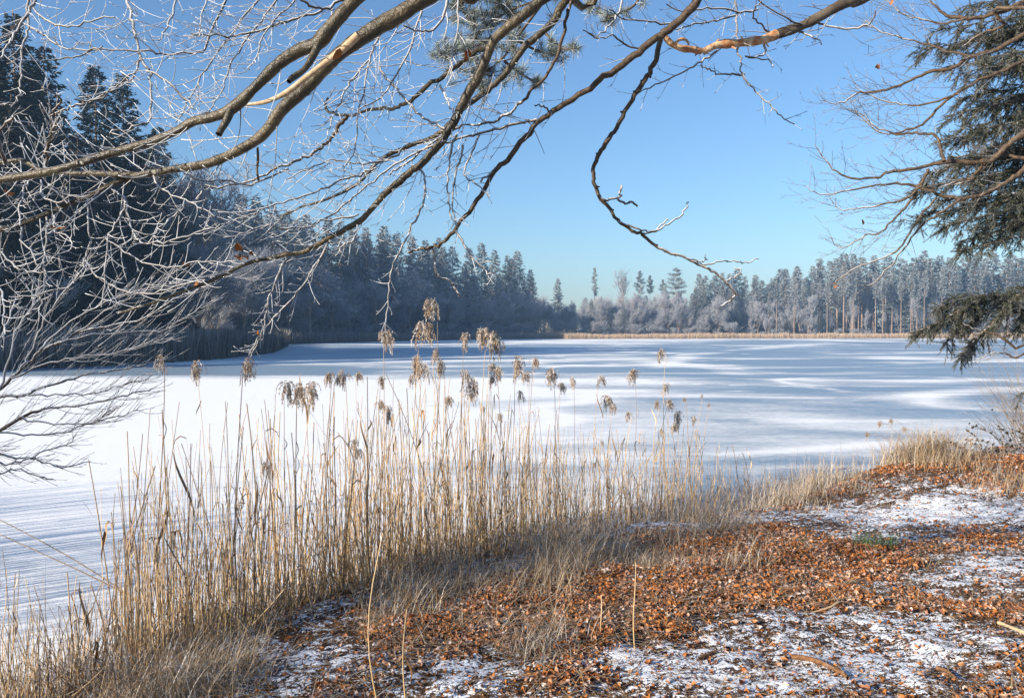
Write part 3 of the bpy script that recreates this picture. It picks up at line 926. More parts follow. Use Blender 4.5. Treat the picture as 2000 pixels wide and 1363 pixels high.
beech = empty('beech_tree', (1.7, -2.4, hz(1.7, -2.4) - 0.05))
tag(beech, 'overhanging bare beech, frosted twigs, thick limbs sweeping down to the left', 'tree')
BO = np.array(beech.location)
b = Buf()
zz = np.linspace(0, 9, 14)
tubes(b, [(np.stack([0.12 * np.sin(zz * .5), 0.1 * np.cos(zz * .4) - .1, zz], 1), np.interp(zz, [0, .4, 1, 9], [.42, .31, .27, .16]), 0.0)], 14)
link('trunk', b.build('trunk', True), MAT['beech_bark'], beech)

def limb(parent, name, path, rad, mat, twigs=None, frost=0.0, sides=10, twmat=None, bumps=0.05, extra_tubes=None):
    org = np.array(parent.location)
    b = Buf()
    fr = np.where(rad < 0.008, 0.45, frost) if np.isscalar(frost) else frost
    if sides >= 9:      # limbs are drawn close: resample finely, then dent and swell the bark
        k_ = np.linspace(0, len(path) - 1, len(path) * 3)
        rad0, path0 = knobbly(rad, bumps), path
        path = np.stack([np.interp(k_, np.arange(len(path0)), path0[:, j]) for j in range(3)], 1)
        rad1 = np.interp(k_, np.arange(len(rad0)), rad0)
        q_ = np.cumsum(np.linalg.norm(np.diff(path, axis=0, prepend=path[:1]), axis=1))
        rad1 = rad1 * (1 + .10 * (vnoise(q_, q_ * 0, 14, 5) - .5) + .10 * (vnoise(q_, q_ * 0, 45, 6) - .5) + .12 * np.clip(vnoise(q_, q_ * 0, 5, 7) - .72, 0, 1))
        tubes(b, [(path - org, rad1, np.interp(k_, np.arange(len(rad0)), np.broadcast_to(fr, rad0.shape)))], 14)
        nv = len(b.V[0]) // 14
        dent = 1 + .09 * (vnoise(np.repeat(q_, 14) * 3, np.tile(np.arange(14), nv) * .9, 6, 9) - .5)
        ctr = np.repeat(path - org, 14, 0)
        b.V[0] = ctr + (b.V[0] - ctr) * dent[:, None]
    else:
        tubes(b, [(path - org, knobbly(rad, bumps), fr)], sides)
    for e in extra_tubes or []:
        tubes(b, [(e[0] - org, e[1], e[2])], 6)
    o = link(name, b.build(name, True), MAT[mat], parent)
    if twigs:
        b = Buf()
        tubes(b, [(np.array(q) - org, r, f) for q, r, f in twigs], 4)
        link('twig_crown', b.build('twig_crown', True), MAT[twmat or 'twig'], o)
    return o

def overhead(dy=0.0):
    return [(1.7, -2.3, 6.2, 0.12), (1.2, -0.4, 5.9, 0.09), (0.6, 1.4 + dy, 5.3, 0.06)]

def rowsr(rows, r):
    return [(u, v, r[0] + (r[1] - r[0]) * i / (len(rows) - 1)) for i, (u, v) in enumerate(rows)]

# thick upper limb
pA, rA = trace(slim([(800, -115, 19), (740, -45, 18), (687, 7, 17), (651, 48, 16.5), (620, 85, 16.5), (592, 96, 15.5), (549, 121, 14), (500, 169, 13.5), (454, 212, 13.5), (415, 229, 12), (377, 238, 11), (349, 254, 11), (299, 276, 10.5), (225, 297, 10), (158, 318, 9.5), (95, 336, 9.3), (0, 352, 9), (-90, 372, 8.5), (-220, 420, 8)], .8), 3.3, 3.7, overhead(), per=5)
stub1 = trace([(452, 214, 9), (443, 235, 8), (433, 252, 7), (427, 263, 7)], 3.42, 3.38)
stub2 = trace([(622, 88, 9), (606, 120, 7), (592, 138, 6), (572, 152, 7), (564, 160, 5)], 3.33, 3.25)
tw = []
twigs_on(tw, pA, rA, 16, 0.30, 0.0032, (-0.2, 0, 0.15), 2, f0=0.25, nsub=0.55)
twigs_on(tw, pA[60:], rA[60:], 20, 0.34, 0.0034, (-0.25, 0, 0.35), 2, ang=(0.6, 1.3), nsub=0.5)
limb(beech, 'limb', pA, rA, 'beech_bark', tw, 0.12, 12, extra_tubes=[(*stub1, 0.0), (*stub2, 0.0)])
# thick lower limb
pB, rB = trace(slim([(960, -80, 21), (890, -38, 20), (825, 0, 19.5), (776, 32, 19), (716, 67, 18.5), (653, 114, 17), (604, 165, 16), (549, 216, 15), (528, 247, 14.5), (493, 279, 13), (415, 317, 11), (338, 331, 9.5), (268, 342, 8.5), (197, 339, 7.5), (141, 339, 7), (88, 336, 7), (50, 316, 6.5), (15, 316, 6), (-60, 330, 5.5)], .8), 3.55, 3.95, overhead(0.3), per=5)
hang = trace([(503, 288, 2.2), (504, 310, 2.6), (502, 332, 2.3), (505, 353, 2.4)], 3.8, 3.78)
tw = []
twigs_on(tw, pB[15:], rB[15:], 20, 0.42, 0.0034, (-0.15, 0, -0.05), 2, nsub=0.5)
twigs_on(tw, pB[55:], rB[55:], 26, 0.36, 0.0034, (-0.1, 0, 0.3), 2, ang=(0.7, 1.4), nsub=0.5)
limb(beech, 'limb', pB, rB, 'beech_bark', tw, 0.12, 12, extra_tubes=[(*hang, 0.2)])
# dead, barkless branch along it
pC, rC = trace([(700, 68, 7), (672, 95, 8), (645, 116, 7), (600, 150, 6), (560, 181, 5.5), (520, 199, 4.5), (482, 205, 3)], 3.46, 3.62)
limb(beech, 'dead_branch', pC, rC, 'pale_wood', None, 0.0, 8)['label'] = 'pale barkless dead branch'
# branch off the lower limb towards the left edge
pD, rD = trace([(275, 343, 6), (240, 352, 6), (210, 364, 5.5), (170, 386, 5.2), (130, 399, 5), (90, 418, 4.8), (40, 438, 4.6), (0, 450, 4.4), (-70, 470, 4)], 3.88, 3.7)
tw = []
twigs_on(tw, pD, rD, 26, 0.42, 0.0033, (0.1, 0, 0.25), 2, ang=(0.7, 1.35), nsub=0.55)
limb(beech, 'branch', pD, rD, 'beech_bark', tw, 0.12, 8)

def side_branch(rows, r, y0, y1, n, L, bend=(-0.1, 0, 0), lev=2, mat='twig', rr=0.0028, frost=0.35, tfrost=0.9, nsub=0.5, parent=None, extra=None, jit=0.004, ang=(0.5, 1.05), face=(0, -1, 0), name='branch', f0=0.04, sides=6, wig=0.065, per=4, flat=0.35):
    p, ra = trace(rowsr(rows, r), y0, y1, extra, per, jit)
    tw = twigs_on([], p, ra, n, L, rr, bend, lev, face, ang, tfrost, f0, 1.0, wig, flat, nsub) if n else None
    return limb(parent or beech, name, p, ra, mat, tw, frost, sides), p, ra

# middle limbs
side_branch([(1150, -70), (1105, -35), (1061, 0), (1019, 32), (973, 70), (952, 106), (934, 151), (910, 190), (889, 232), (871, 264), (846, 296), (818, 324), (790, 345), (751, 380), (716, 419), (684, 444), (644, 463), (595, 490), (546, 500), (490, 512), (430, 540), (380, 560), (300, 590), (230, 612)], (11, 2.6), 3.9, 4.3, 40, 0.40, (-0.35, 0, 0.05), 2, 'beech_bark', 0.003, 0.1, 0.95, 0.55, extra=overhead(0.6), f0=0.3, sides=9, jit=0.002)
side_branch([(1180, -50), (1107, 0), (1082, 39), (1054, 67), (1022, 95), (998, 130), (966, 165), (938, 187), (906, 211), (878, 243), (846, 268), (790, 289), (748, 310), (727, 327), (702, 356), (670, 376), (630, 392), (585, 405), (545, 425)], (8, 1.8), 4.1, 4.4, 30, 0.40, (-0.3, 0, 0.0), 2, 'beech_bark', 0.0028, 0.1, 0.85, 0.5, extra=overhead(0.8), f0=0.25, sides=8, jit=0.002)
side_branch([(1125, -30), (1110, 21), (1100, 67), (1086, 113), (1065, 151), (1033, 183), (1012, 208), (980, 229), (945, 243), (906, 246), (870, 262), (830, 290), (790, 322), (760, 340)], (4, 1.8), 4.0, 4.2, 18, 0.34, (-0.3, 0, -0.05), 2, 'twig', 0.0026, 0.1, 0.8, 0.45, extra=overhead(0.9))
side_branch([(1019, 34), (985, 62), (963, 85), (924, 106), (889, 130), (864, 151), (825, 176), (790, 204), (765, 211), (734, 213), (677, 225), (649, 222), (635, 208), (640, 192)], (6, 2), 4.0, 4.1, 16, 0.30, (-0.2, 0, 0.0), 2, 'beech_bark', 0.0028, 0.1, 0.8, 0.5)
side_branch([(677, 225), (665, 244), (653, 262), (640, 278), (621, 292), (600, 306), (570, 318), (540, 330), (495, 352), (450, 362), (400, 366)], (4, 1.8), 4.05, 4.0, 16, 0.26, (-0.25, 0, 0.15), 2, 'twig', 0.0027, 0.25, 0.9, 0.5)
# dark right hand limb that runs down to the middle
_, pI, rI = side_branch([(1420, -70), (1380, -25), (1356, 8), (1332, 35), (1300, 63), (1290, 70), (1258, 95), (1216, 127), (1170, 158), (1142, 180), (1089, 211), (1054, 236), (1026, 268), (991, 313), (966, 335), (945, 373), (917, 412), (889, 447), (868, 472), (845, 484), (820, 488), (797, 493)], (8.5, 2.6), 4.0, 4.3, 12, 0.22, (-0.1, 0, -0.05), 1, 'twig', 0.0024, 0.0, 0.5, 0.35, extra=[(1.9, -2.0, 6.0, .1), (1.9, 0.3, 5.6, .08), (1.6, 2.0, 5.0, .05)], f0=0.35, sides=8)
side_branch([(1054, 236), (1035, 236), (1019, 239), (977, 251), (940, 259), (906, 268), (860, 282), (800, 305), (740, 345), (700, 375), (660, 410), (610, 440)], (3, 1.6), 4.15, 4.1, 20, 0.34, (-0.3, 0, 0), 2, 'twig', 0.0025, 0.1, 0.85, 0.5)
side_branch([(968, 334), (952, 345), (938, 351)], (3, 2), 4.2, 4.15, 4, 0.2, (0, 0, -0.2), 1, 'twig', 0.0022, 0.0, 0.5)
side_branch([(843, 487), (848, 505), (850, 525), (855, 539), (872, 544), (886, 555), (892, 566), (896, 578)], (2.4, 2), 4.28, 4.25, 0, 0, frost=0.5)
side_branch([(1075, 222), (1068, 212), (1055, 206), (1045, 207)], (2.2, 1.5), 4.05, 4.0, 0, 0)
# long hanging strands in the middle
for rows, n in [([(818, 326), (828, 345), (831, 370), (824, 400), (806, 440), (785, 480), (768, 520), (760, 555), (758, 600), (752, 650)], 26), ([(905, 285), (898, 310), (890, 345), (884, 385), (886, 420), (895, 445)], 14), ([(892, 262), (880, 300), (875, 340), (873, 380), (880, 415), (890, 440)], 14), ([(935, 262), (922, 300), (905, 340), (930, 360), (955, 385)], 8), ([(890, 450), (905, 478), (922, 500), (950, 530), (962, 538)], 10),
                ([(640, 475), (622, 510), (600, 545), (575, 580), (545, 612), (520, 640), (500, 668), (484, 695)], 24), ([(560, 500), (548, 530), (535, 560), (524, 590), (518, 625), (508, 660), (490, 690)], 20), ([(700, 440), (690, 470), (670, 480), (655, 500)], 10)]:
    side_branch(rows, (2.4, 1.2), 4.1, 4.0, n, 0.16, (-0.05, 0, 0.15), 1, 'twig', 0.0022, 0.4, 0.9, 0.5)
# upper left: fine frosted branches drooping in from above
for rows, r, n, L, bend in [
        ([(240, -60), (250, 0), (255, 30), (261, 53), (268, 80), (275, 110), (290, 136), (297, 142), (334, 165), (363, 197), (380, 215)], (3.6, 1.8), 24, 0.36, (-0.3, 0, 0.25)),
        ([(296, 141), (295, 175), (296, 225), (285, 240), (250, 252), (212, 260)], (2.4, 1.6), 10, 0.22, (-0.2, 0, 0.1)),
        ([(275, 110), (270, 130), (258, 155), (228, 172), (198, 190), (170, 200), (145, 197)], (2.4, 1.5), 12, 0.20, (-0.2, 0, 0.15)),
        ([(470, -60), (420, 45), (400, 95), (370, 103), (318, 106), (290, 100), (240, 98), (190, 98), (150, 110), (108, 117)], (2.6, 1.5), 26, 0.26, (-0.2, 0, 0.2)),
        ([(80, -40), (67, 3), (53, 28), (37, 55), (21, 77), (8, 100), (-2, 122)], (3.2, 2), 14, 0.26, (0.1, 0, -0.05)),
        ([(60, -30), (56, 30), (58, 55), (44, 90), (42, 140), (40, 175), (30, 198), (8, 205)], (2.4, 1.6), 14, 0.2, (-0.1, 0, 0.2)),
        ([(62, 0), (70, 25), (95, 42), (115, 50), (150, 52), (185, 40), (225, 32)], (2.4, 1.4), 14, 0.22, (0.0, 0, 0.25)),
        ([(58, 56), (80, 64), (100, 80), (125, 93), (165, 98), (200, 92)], (2.2, 1.3), 12, 0.2, (0.0, 0, 0.2)),
        ([(104, 268), (100, 240), (103, 222), (115, 200), (108, 185), (80, 170)], (2.6, 1.6), 12, 0.2, (0.0, 0, 0.1)),
        ([(104, 226), (125, 215), (150, 205), (180, 196), (205, 182), (232, 165), (262, 142)], (2.0, 1.5), 12, 0.16, (-0.2, 0, 0.15)),
        ([(88, 330), (92, 300), (96, 272), (104, 250), (112, 240)], (4, 2), 26, 0.16, (0.0, 0, 0.2)),
        ([(10, 320), (5, 300), (-5, 260), (20, 235), (28, 225)], (4, 2), 12, 0.2, (0.1, 0, 0.1)),
        ([(350, -40), (335, 30), (322, 60), (310, 80)], (2.2, 1.3), 12, 0.2, (-0.2, 0, 0.1)),
        ([(760, -40), (665, 3), (637, 16), (609, 14), (595, 2), (570, -8)], (3.2, 2), 12, 0.3, (-0.2, 0, -0.15)),
        ([(651, 17), (649, 32), (647, 47)], (2, 1.4), 3, 0.12, (0, 0, -0.2)),
        ([(630, 22), (590, 35), (549, 46), (493, 63), (450, 72), (422, 70), (370, 68)], (2.8, 1.5), 26, 0.28, (-0.25, 0, 0.05)),
        ([(560, -30), (520, 30), (480, 75), (455, 120), (440, 160), (425, 195), (400, 220)], (2.4, 1.2), 26, 0.26, (-0.25, 0, 0.1)),
        ([(520, -20), (470, 40), (430, 95), (395, 150), (365, 200), (345, 240)], (2.2, 1.2), 26, 0.24, (-0.25, 0, 0.1)),
        ([(600, -30), (560, 20), (520, 60), (500, 110), (485, 140)], (2.2, 1.2), 18, 0.24, (-0.25, 0, 0.05)),
        ([(430, -30), (400, 10), (390, 50), (388, 75)], (2, 1.1), 14, 0.2, (-0.15, 0, 0.1)),
        ([(760, 40), (735, 80), (722, 120), (712, 170), (700, 230), (690, 290), (672, 330)], (2.2, 1.1), 24, 0.26, (-0.2, 0, 0.0)),
        ([(830, 0), (812, 60), (790, 120), (765, 160), (742, 190), (700, 215)], (2.4, 1.2), 22, 0.26, (-0.2, 0, 0.0)),
        ([(880, -20), (865, 40), (838, 60), (812, 58), (785, 48)], (3, 1.6), 14, 0.26, (-0.2, 0, -0.05)),
        ([(740, 130), (760, 160), (780, 180), (798, 200), (820, 225), (845, 240), (870, 252)], (2.4, 2), 10, 0.16, (0, 0, 0)),
        ([(720, 120), (690, 150), (668, 190), (650, 230), (640, 270)], (2, 1.1), 20, 0.22, (-0.2, 0, 0.0)),
        ([(860, 165), (870, 190), (880, 210), (890, 224)], (2.2, 1.8), 6, 0.14, (0, 0, -0.1)),
        ([(900, -20), (893, 60), (880, 110), (885, 150)], (2.2, 1.3), 12, 0.2, (-0.1, 0, -0.1)),
        ([(790, 290), (760, 310), (730, 318), (690, 318), (650, 312), (600, 330), (560, 350)], (2.2, 1.2), 22, 0.24, (-0.25, 0, 0.05)),
        ([(735, 330), (690, 345), (640, 365), (590, 385), (540, 398), (500, 415), (455, 430), (420, 448)], (2.2, 1.2), 26, 0.24, (-0.25, 0, 0.15)),
        ([(700, 420), (655, 430), (600, 440), (560, 446), (520, 440), (480, 455), (440, 462)], (2.2, 1.2), 24, 0.22, (-0.25, 0, 0.2)),
        ([(560, 330), (520, 348), (480, 362), (440, 352), (400, 355), (360, 340)], (2.2, 1.3), 14, 0.2, (-0.2, 0, 0.2)),
        ([(400, 366), (380, 390), (350, 410), (330, 430), (305, 452), (310, 480)], (2, 1.2), 14, 0.2, (-0.1, 0, 0.1))]:
    side_branch(rows, r, 3.9, 3.7, n, L, bend, 2 if L > 0.2 else 1, 'twig', 0.0026, 0.55, 1.0, 0.5)
# below the thick limbs: hanging frosted strands with upturned spurs
for rows, n in [([(225, 372), (240, 385), (245, 400), (230, 430), (212, 465), (205, 510), (203, 560), (198, 600)], 16), ([(170, 388), (173, 430), (176, 470), (167, 500), (160, 530), (130, 560), (70, 575), (20, 578)], 18), ([(90, 418), (92, 460), (85, 510), (88, 550), (80, 590), (74, 630)], 18),
                ([(40, 440), (42, 470), (62, 495), (70, 520), (60, 540), (35, 545)], 14), ([(245, 392), (252, 430), (262, 460), (280, 476), (320, 475), (370, 460), (420, 445)], 16), ([(55, 355), (45, 380), (40, 410), (38, 440)], 14), ([(80, 355), (86, 385), (110, 392), (150, 380)], 14), ([(205, 465), (240, 490), (290, 515), (340, 520), (400, 512), (460, 508)], 18), ([(-10, 480), (10, 500), (30, 520), (45, 530), (90, 530)], 12),
                ([(165, 505), (190, 540), (230, 565), (290, 575), (340, 560), (400, 548)], 18), ([(300, 345), (310, 365), (345, 385), (380, 400), (420, 420)], 12), ([(130, 400), (105, 430), (110, 450), (140, 470), (135, 490)], 14), ([(0, 540), (4, 580), (8, 620), (6, 660)], 12)]:
    side_branch(rows, (2.0, 1.2), 3.8, 3.6, n, 0.19, (0.0, 0, 0.4), 1, 'twig', 0.0026, 0.5, .9, 0.45, ang=(0.6, 1.2))

# withered leaves still on the twigs
def leaf_mesh(seed, L=0.07, W=0.042, curl=0.6):
    r_ = random.Random(seed)
    b = Buf()
    n, k = 6, 3
    V = []
    for i in range(n):
        f = i / (n - 1)
        w = W * math.sin(math.pi * (0.06 + 0.9 * f)) ** 0.8 / 2
        for j in range(k):
            s_ = j - 1
            V.append((s_ * w, f * L, abs(s_) * w * curl + 0.02 * math.sin(f * 3 + seed) * curl + r_.uniform(-.003, .003)))
    Q = [(i * k + j, i * k + j + 1, (i + 1) * k + j + 1, (i + 1) * k + j) for i in range(n - 1) for j in range(k - 1)]
    b.add(V, None, Q, tint=r_.random())
    return b.build('dead_leaf', True)
M = Mat('withered_leaf', 0.6, 0.3)
nz = M.noise(60, 3)
M.color(M.mix(nz, (0.20, 0.065, 0.015), (0.42, 0.17, 0.05)))
MAT['dead_leaf'] = M.m
for i, (u, v, y, s_) in enumerate([(651, 113, 3.4, 1.0), (917, 112, 3.9, .9), (912, 120, 3.9, .7), (470, 492, 4.2, 1.0), (478, 498, 4.2, .8), (488, 494, 4.2, .7), (464, 500, 4.2, .9), (371, 517, 4.1, .9), (383, 556, 4.1, .8), (127, 447, 3.7, .9), (29, 378, 3.7, .7), (510, 655, 4.0, .5)]):
    o = link('dead_leaf', leaf_mesh(40 + i), MAT['dead_leaf'], beech)
    o.location = Vector(P(u, v, y)) - beech.location
    o.rotation_euler = (rnd.uniform(2.2, 3.4), rnd.uniform(-.6, .6), rnd.uniform(-.8, .8))
    o.scale = (s_, s_, s_)

# ---- pine with a peeling bough, out of frame to the right
pine = empty('pine_tree', (4.6, 1.6, hz(4.6, 1.6) - 0.05))
tag(pine, 'pine reaching in overhead with an orange peeling bough and needle tufts', 'tree')
b = Buf()
zz = np.linspace(0, 11, 14)
tubes(b, [(np.stack([0.1 * np.sin(zz * .4), 0.08 * np.cos(zz * .5), zz], 1), np.interp(zz, [0, .5, 11], [.28, .22, .12]), 0.0)], 14)
link('trunk', b.build('trunk', True), MAT['dull_brown_bark'], pine)
ex = [(4.6, 1.7, 5.6, .10), (3.6, 2.8, 5.2, .07)]
pJ1, rJ1 = trace([(1760, -48, 11), (1666, 0, 10.5), (1638, 12, 10), (1603, 32, 9.5), (1568, 50, 9), (1511, 70, 9)], 4.5, 4.45, ex)
pJ2, rJ2 = trace([(1516, 68, 9), (1490, 78, 8.5), (1441, 85, 7), (1402, 88, 7.5), (1374, 100, 7), (1352, 97, 6.5), (1332, 95, 6.5), (1313, 87, 6.5), (1302, 76, 5.5), (1298, 68, 4)], 4.45, 4.3)
tw = twigs_on([], pJ1, rJ1, 12, 0.36, 0.003, (-0.2, 0, -0.05), 2, frost=0.5, f0=0.45, nsub=0.35)
limb(pine, 'bough', pJ1, rJ1, 'dull_brown_bark', tw, 0.0, 10)
hook = trace([(1318, 88, 3.5), (1324, 80, 3), (1335, 77, 3), (1343, 82, 2.5), (1345, 88, 2)], 4.3, 4.28)
flakes = [trace([(u, v, 2.5), (u + dx, v + dy, 1.2)], 4.4, 4.38) for u, v, dx, dy in [(1495, 84, 6, 8), (1430, 92, 8, 4), (1382, 104, -7, 3), (1452, 78, -5, -5), (1400, 82, 5, -6), (1362, 104, -4, 5)]]
limb(pine, 'bough', pJ2, rJ2, 'peeled', twigs_on([], pJ2, rJ2, 6, 0.26, 0.0026, (0, 0, -0.2), 1, frost=0.5, nsub=0.3), 0.0, 10, bumps=0.13, extra_tubes=[(*hook, 0.0)] + [(*f, 0) for f in flakes])['label'] = 'orange cream bough end with peeling bark'
# its long hanging branch
def pb(rows, r, n=0, L=0.1, y0=4.3, y1=4.35, mat='twig', **kw):
    return side_branch(rows, r, y0, y1, n, L, (0, 0, -0.1), 1, mat, 0.0022, 0.0, 0.3, 0.3, parent=pine, **kw)
o, pK, rK = pb([(1291, 68), (1283, 109), (1269, 141), (1252, 168), (1234, 194), (1216, 229), (1199, 256), (1181, 282), (1168, 305), (1160, 324), (1159, 340), (1161, 358), (1170, 384), (1188, 405), (1206, 430), (1234, 451), (1255, 458), (1272, 474), (1302, 491), (1340, 504), (1372, 519), (1395, 532), (1415, 549), (1428, 563), (1436, 576), (1425, 588), (1407, 598)], (5.2, 1.7), 0, jit=0.003, sides=8)
for k in range(26):
    i = rnd.randrange(4, len(pK) - 4)
    d = np.array([rnd.gauss(0, 1), rnd.gauss(0, .6), rnd.gauss(0, 1)])
    d /= np.linalg.norm(d)
    b = Buf()
    tubes(b, [(np.array([pK[i], pK[i] + d * rnd.uniform(.012, .03)]) - np.array(pine.location), np.array([rK[i] * 0.7, rK[i] * 0.35]), 0.1)], 5)
    link('knot', b.build('knot', True), MAT['twig'], o)
pb([(1168, 382), (1177, 390), (1195, 388), (1209, 385), (1212, 374), (1214, 362)], (2.6, 2), mat='twig')
pb([(1205, 386), (1213, 395), (1225, 396), (1234, 394), (1244, 402)], (2.4, 2), mat='twig')
pb([(1206, 432), (1225, 440), (1255, 449), (1280, 452), (1297, 441), (1318, 430), (1335, 414), (1346, 392)], (2.2, 1.4))
pb([(1255, 459), (1275, 452), (1293, 440), (1305, 430)], (2.0, 1.4))
pb([(1372, 519), (1395, 514), (1420, 509), (1440, 512), (1462, 513), (1480, 504)], (1.9, 1.2))
pb([(1345, 505), (1362, 509), (1375, 511), (1380, 500)], (1.6, 1.1))
pb([(1418, 548), (1434, 542), (1447, 535), (1444, 527), (1432, 520)], (1.8, 1.2))
# fine bare branches below and above the bough
for rows, n in [([(1430, -30), (1437, 15), (1439, 60), (1441, 90), (1446, 120), (1450, 145), (1470, 172), (1488, 190), (1505, 205), (1525, 228), (1552, 241)], 16), ([(1452, 148), (1430, 146), (1405, 145), (1385, 137), (1367, 129)], 8), ([(1490, 78), (1495, 100), (1480, 112), (1455, 112), (1500, 118), (1508, 130)], 6), ([(1510, 66), (1495, 58), (1475, 38), (1470, 22), (1485, 5)], 6), ([(1402, 100), (1370, 122), (1340, 138), (1310, 152), (1270, 170), (1235, 190)], 10),
                ([(1600, 30), (1575, 50), (1545, 40), (1510, 20), (1470, -10)], 8), ([(1590, 40), (1630, 55), (1670, 55), (1700, 45), (1712, 22)], 8), ([(1440, 30), (1400, 40), (1370, 45), (1340, 52), (1320, 58)], 14), ([(1480, 20), (1430, 22), (1380, 15), (1340, 25), (1300, 10)], 14), ([(1330, 36), (1300, 48), (1260, 40), (1220, 38), (1190, 20)], 12), ([(1260, 95), (1225, 90), (1200, 70), (1175, 75), (1150, 65)], 8), ([(1220, -10), (1205, 30), (1185, 55), (1160, 70), (1140, 60)], 10), ([(1560, 60), (1590, 75), (1605, 85)], 4)]:
    side_branch(rows, (2.2, 1.2), 4.5, 4.3, n, 0.2, (0, 0, 0.05), 1, 'twig', 0.002, 0.1, 0.6, 0.45, parent=pine)
# needle tufts
def tuft_mesh(seed, n=70, L=0.065):
    r_ = np.random.default_rng(seed)
    d = unit(r_.normal(size=(n, 3)) + np.array([0, 0, 0.35]))
    s_ = unit(np.cross(d, r_.normal(size=(n, 3)))) * 0.0017
    base = d * 0.006 + np.array([0, 0, 0.03]) * r_.uniform(-1, 1, n)[:, None]
    tip = base + d * (L * r_.uniform(.7, 1.1, n))[:, None]
    return np.stack([base - s_, base + s_, tip], 1), r_.uniform(0, 1, n)
TUFTS = [tuft_mesh(i) for i in range(4)]
def tufts(parent, name, spots, stems):
    b = Buf()
    org = np.array(parent.location)
    for p, sc in spots:
        V, ti = TUFTS[rnd.randrange(4)]
        a = rng.normal(size=(3, 3))
        q, _ = np.linalg.qr(a)
        V = (V.reshape(-1, 3) @ q.T) * sc + p - org
        b.add(V, np.arange(len(V)).reshape(-1, 3), None, frost=np.clip(np.repeat(rng.uniform(0.0, 0.9, len(ti)), 3) * np.tile([0.4, 0.4, 1.1], len(ti)), 0, 1), tint=np.repeat(ti, 3))
    o = link(name, b.build(name), MAT['pine_needles'], parent)
    b2 = Buf()
    tubes(b2, [(q - org, r, 0.2) for q, r in stems], 5)
    link('stems', b2.build('stems', True), MAT['twig'], o)
spots, stems = [], []
for rows, n, sp in [([(1180, -60), (1080, -10), (1000, 20), (940, 60), (910, 110)], 38, 34), ([(1080, -20), (1020, 60), (985, 110), (950, 140), (925, 150)], 34, 30), ([(980, 60), (930, 90), (890, 100), (860, 105)], 26, 20), ([(1010, 80), (1050, 100), (1075, 105), (1095, 102)], 10, 10), ([(1060, 60), (1085, 85), (1105, 97), (1122, 95)], 5, 5), ([(985, 120), (1010, 140), (1035, 155), (1055, 160)], 8, 9), ([(1200, -40), (1160, 0), (1150, 12)], 10, 14), ([(1260, -40), (1240, 10), (1190, 35), (1185, 40)], 7, 10), ([(900, -20), (905, 20), (920, 45)], 22, 22), ([(960, -20), (985, 20), (1000, 40)], 26, 26), ([(930, 120), (935, 150), (940, 172)], 8, 9)]:
    y = rnd.uniform(4.7, 5.3)
    p, r = trace(rowsr(rows, (3, 1.4)), y, y + rnd.uniform(-.2, .3), None, 5)
    stems.append((p, r))
    for k in range(n):
        f = rnd.uniform(0.25, 1) * (len(p) - 1)
        c = p[int(f)]
        e = c + np.array([rnd.gauss(0, sp), rnd.gauss(0, sp * .8), rnd.gauss(0, sp)]) * y / FPX * 0.75
        stems.append((np.array([c, (c + e) / 2 + [0, 0, -.01], e]), np.array([.003, .0025, .002])))
        spots.append((e, rnd.uniform(.75, 1.15)))
    spots.append((p[-1], 1.0))
tufts(pine, 'needle_tufts', spots, stems)
# ---------------------------------------------------------------- things lying on the bank: leaves, straw, sticks
def scatter(n, keepf, box=(-5, 13, 2.5, 19)):
    """random points on the near bank, kept with probability keepf"""
    xs, ys = [], []
    got = 0
    while got < n:
        x = rng.uniform(box[0], box[1], n * 2)
        # nearer points more often: constant density over the picture
        y = 1 / rng.uniform(1 / box[3], 1 / box[2], n * 2)
        ok = (np.abs(x) < 0.70 * y + 0.5)
        x, y = x[ok], y[ok]
        d = shore_dist(x, y)
        pr = keepf(x, y, d) * (d > -0.15)
        k = rng.random(len(x)) < pr
        xs.append(x[k]); ys.append(y[k]); got += k.sum()
        if len(xs) > 60: break
    return np.concatenate(xs)[:n], np.concatenate(ys)[:n]

def leaf_template(seed):
    r_ = np.random.default_rng(seed)
    n = 5
    f = np.linspace(0, 1, n)
    w = 0.5 * np.array([0.08, 0.75, 1.0, 0.72, 0.05]) * r_.uniform(.42, .66)
    curl = r_.uniform(0.3, 2.2)
    arch = r_.uniform(-1.1, 1.1)
    z0 = arch * (f - 0.5) ** 2 * 2
    V = []
    for i in range(n):
        V += [(-w[i], f[i] - .5, z0[i] + w[i] * curl), (0, f[i] - .5, z0[i] + r_.uniform(-.02, .02)), (w[i], f[i] - .5, z0[i] + w[i] * curl * r_.uniform(.3, 1.2))]
    Q = [(i * 3 + j, i * 3 + j + 1, i * 3 + j + 4, i * 3 + j + 3) for i in range(n - 1) for j in range(2)]
    V = np.array(V) + r_.normal(size=(len(V), 3)) * .055
    return V, np.array(Q)
LT = [leaf_template(i) for i in range(10)]

def rand_rot(m, tilt):
    az = rng.uniform(0, 2 * math.pi, m)
    tx, ty = rng.normal(size=m) * tilt, rng.normal(size=m) * tilt
    ca, sa = np.cos(az), np.sin(az)
    Z_ = np.zeros(m); O_ = np.ones(m)
    Rz = np.stack([ca, -sa, Z_, sa, ca, Z_, Z_, Z_, O_], 1).reshape(m, 3, 3)
    cx, sx = np.cos(tx), np.sin(tx)
    Rx = np.stack([O_, Z_, Z_, Z_, cx, -sx, Z_, sx, cx], 1).reshape(m, 3, 3)
    cy, sy = np.cos(ty), np.sin(ty)
    Ry = np.stack([cy, Z_, sy, Z_, O_, Z_, -sy, Z_, cy], 1).reshape(m, 3, 3)
    return Rz @ Rx @ Ry

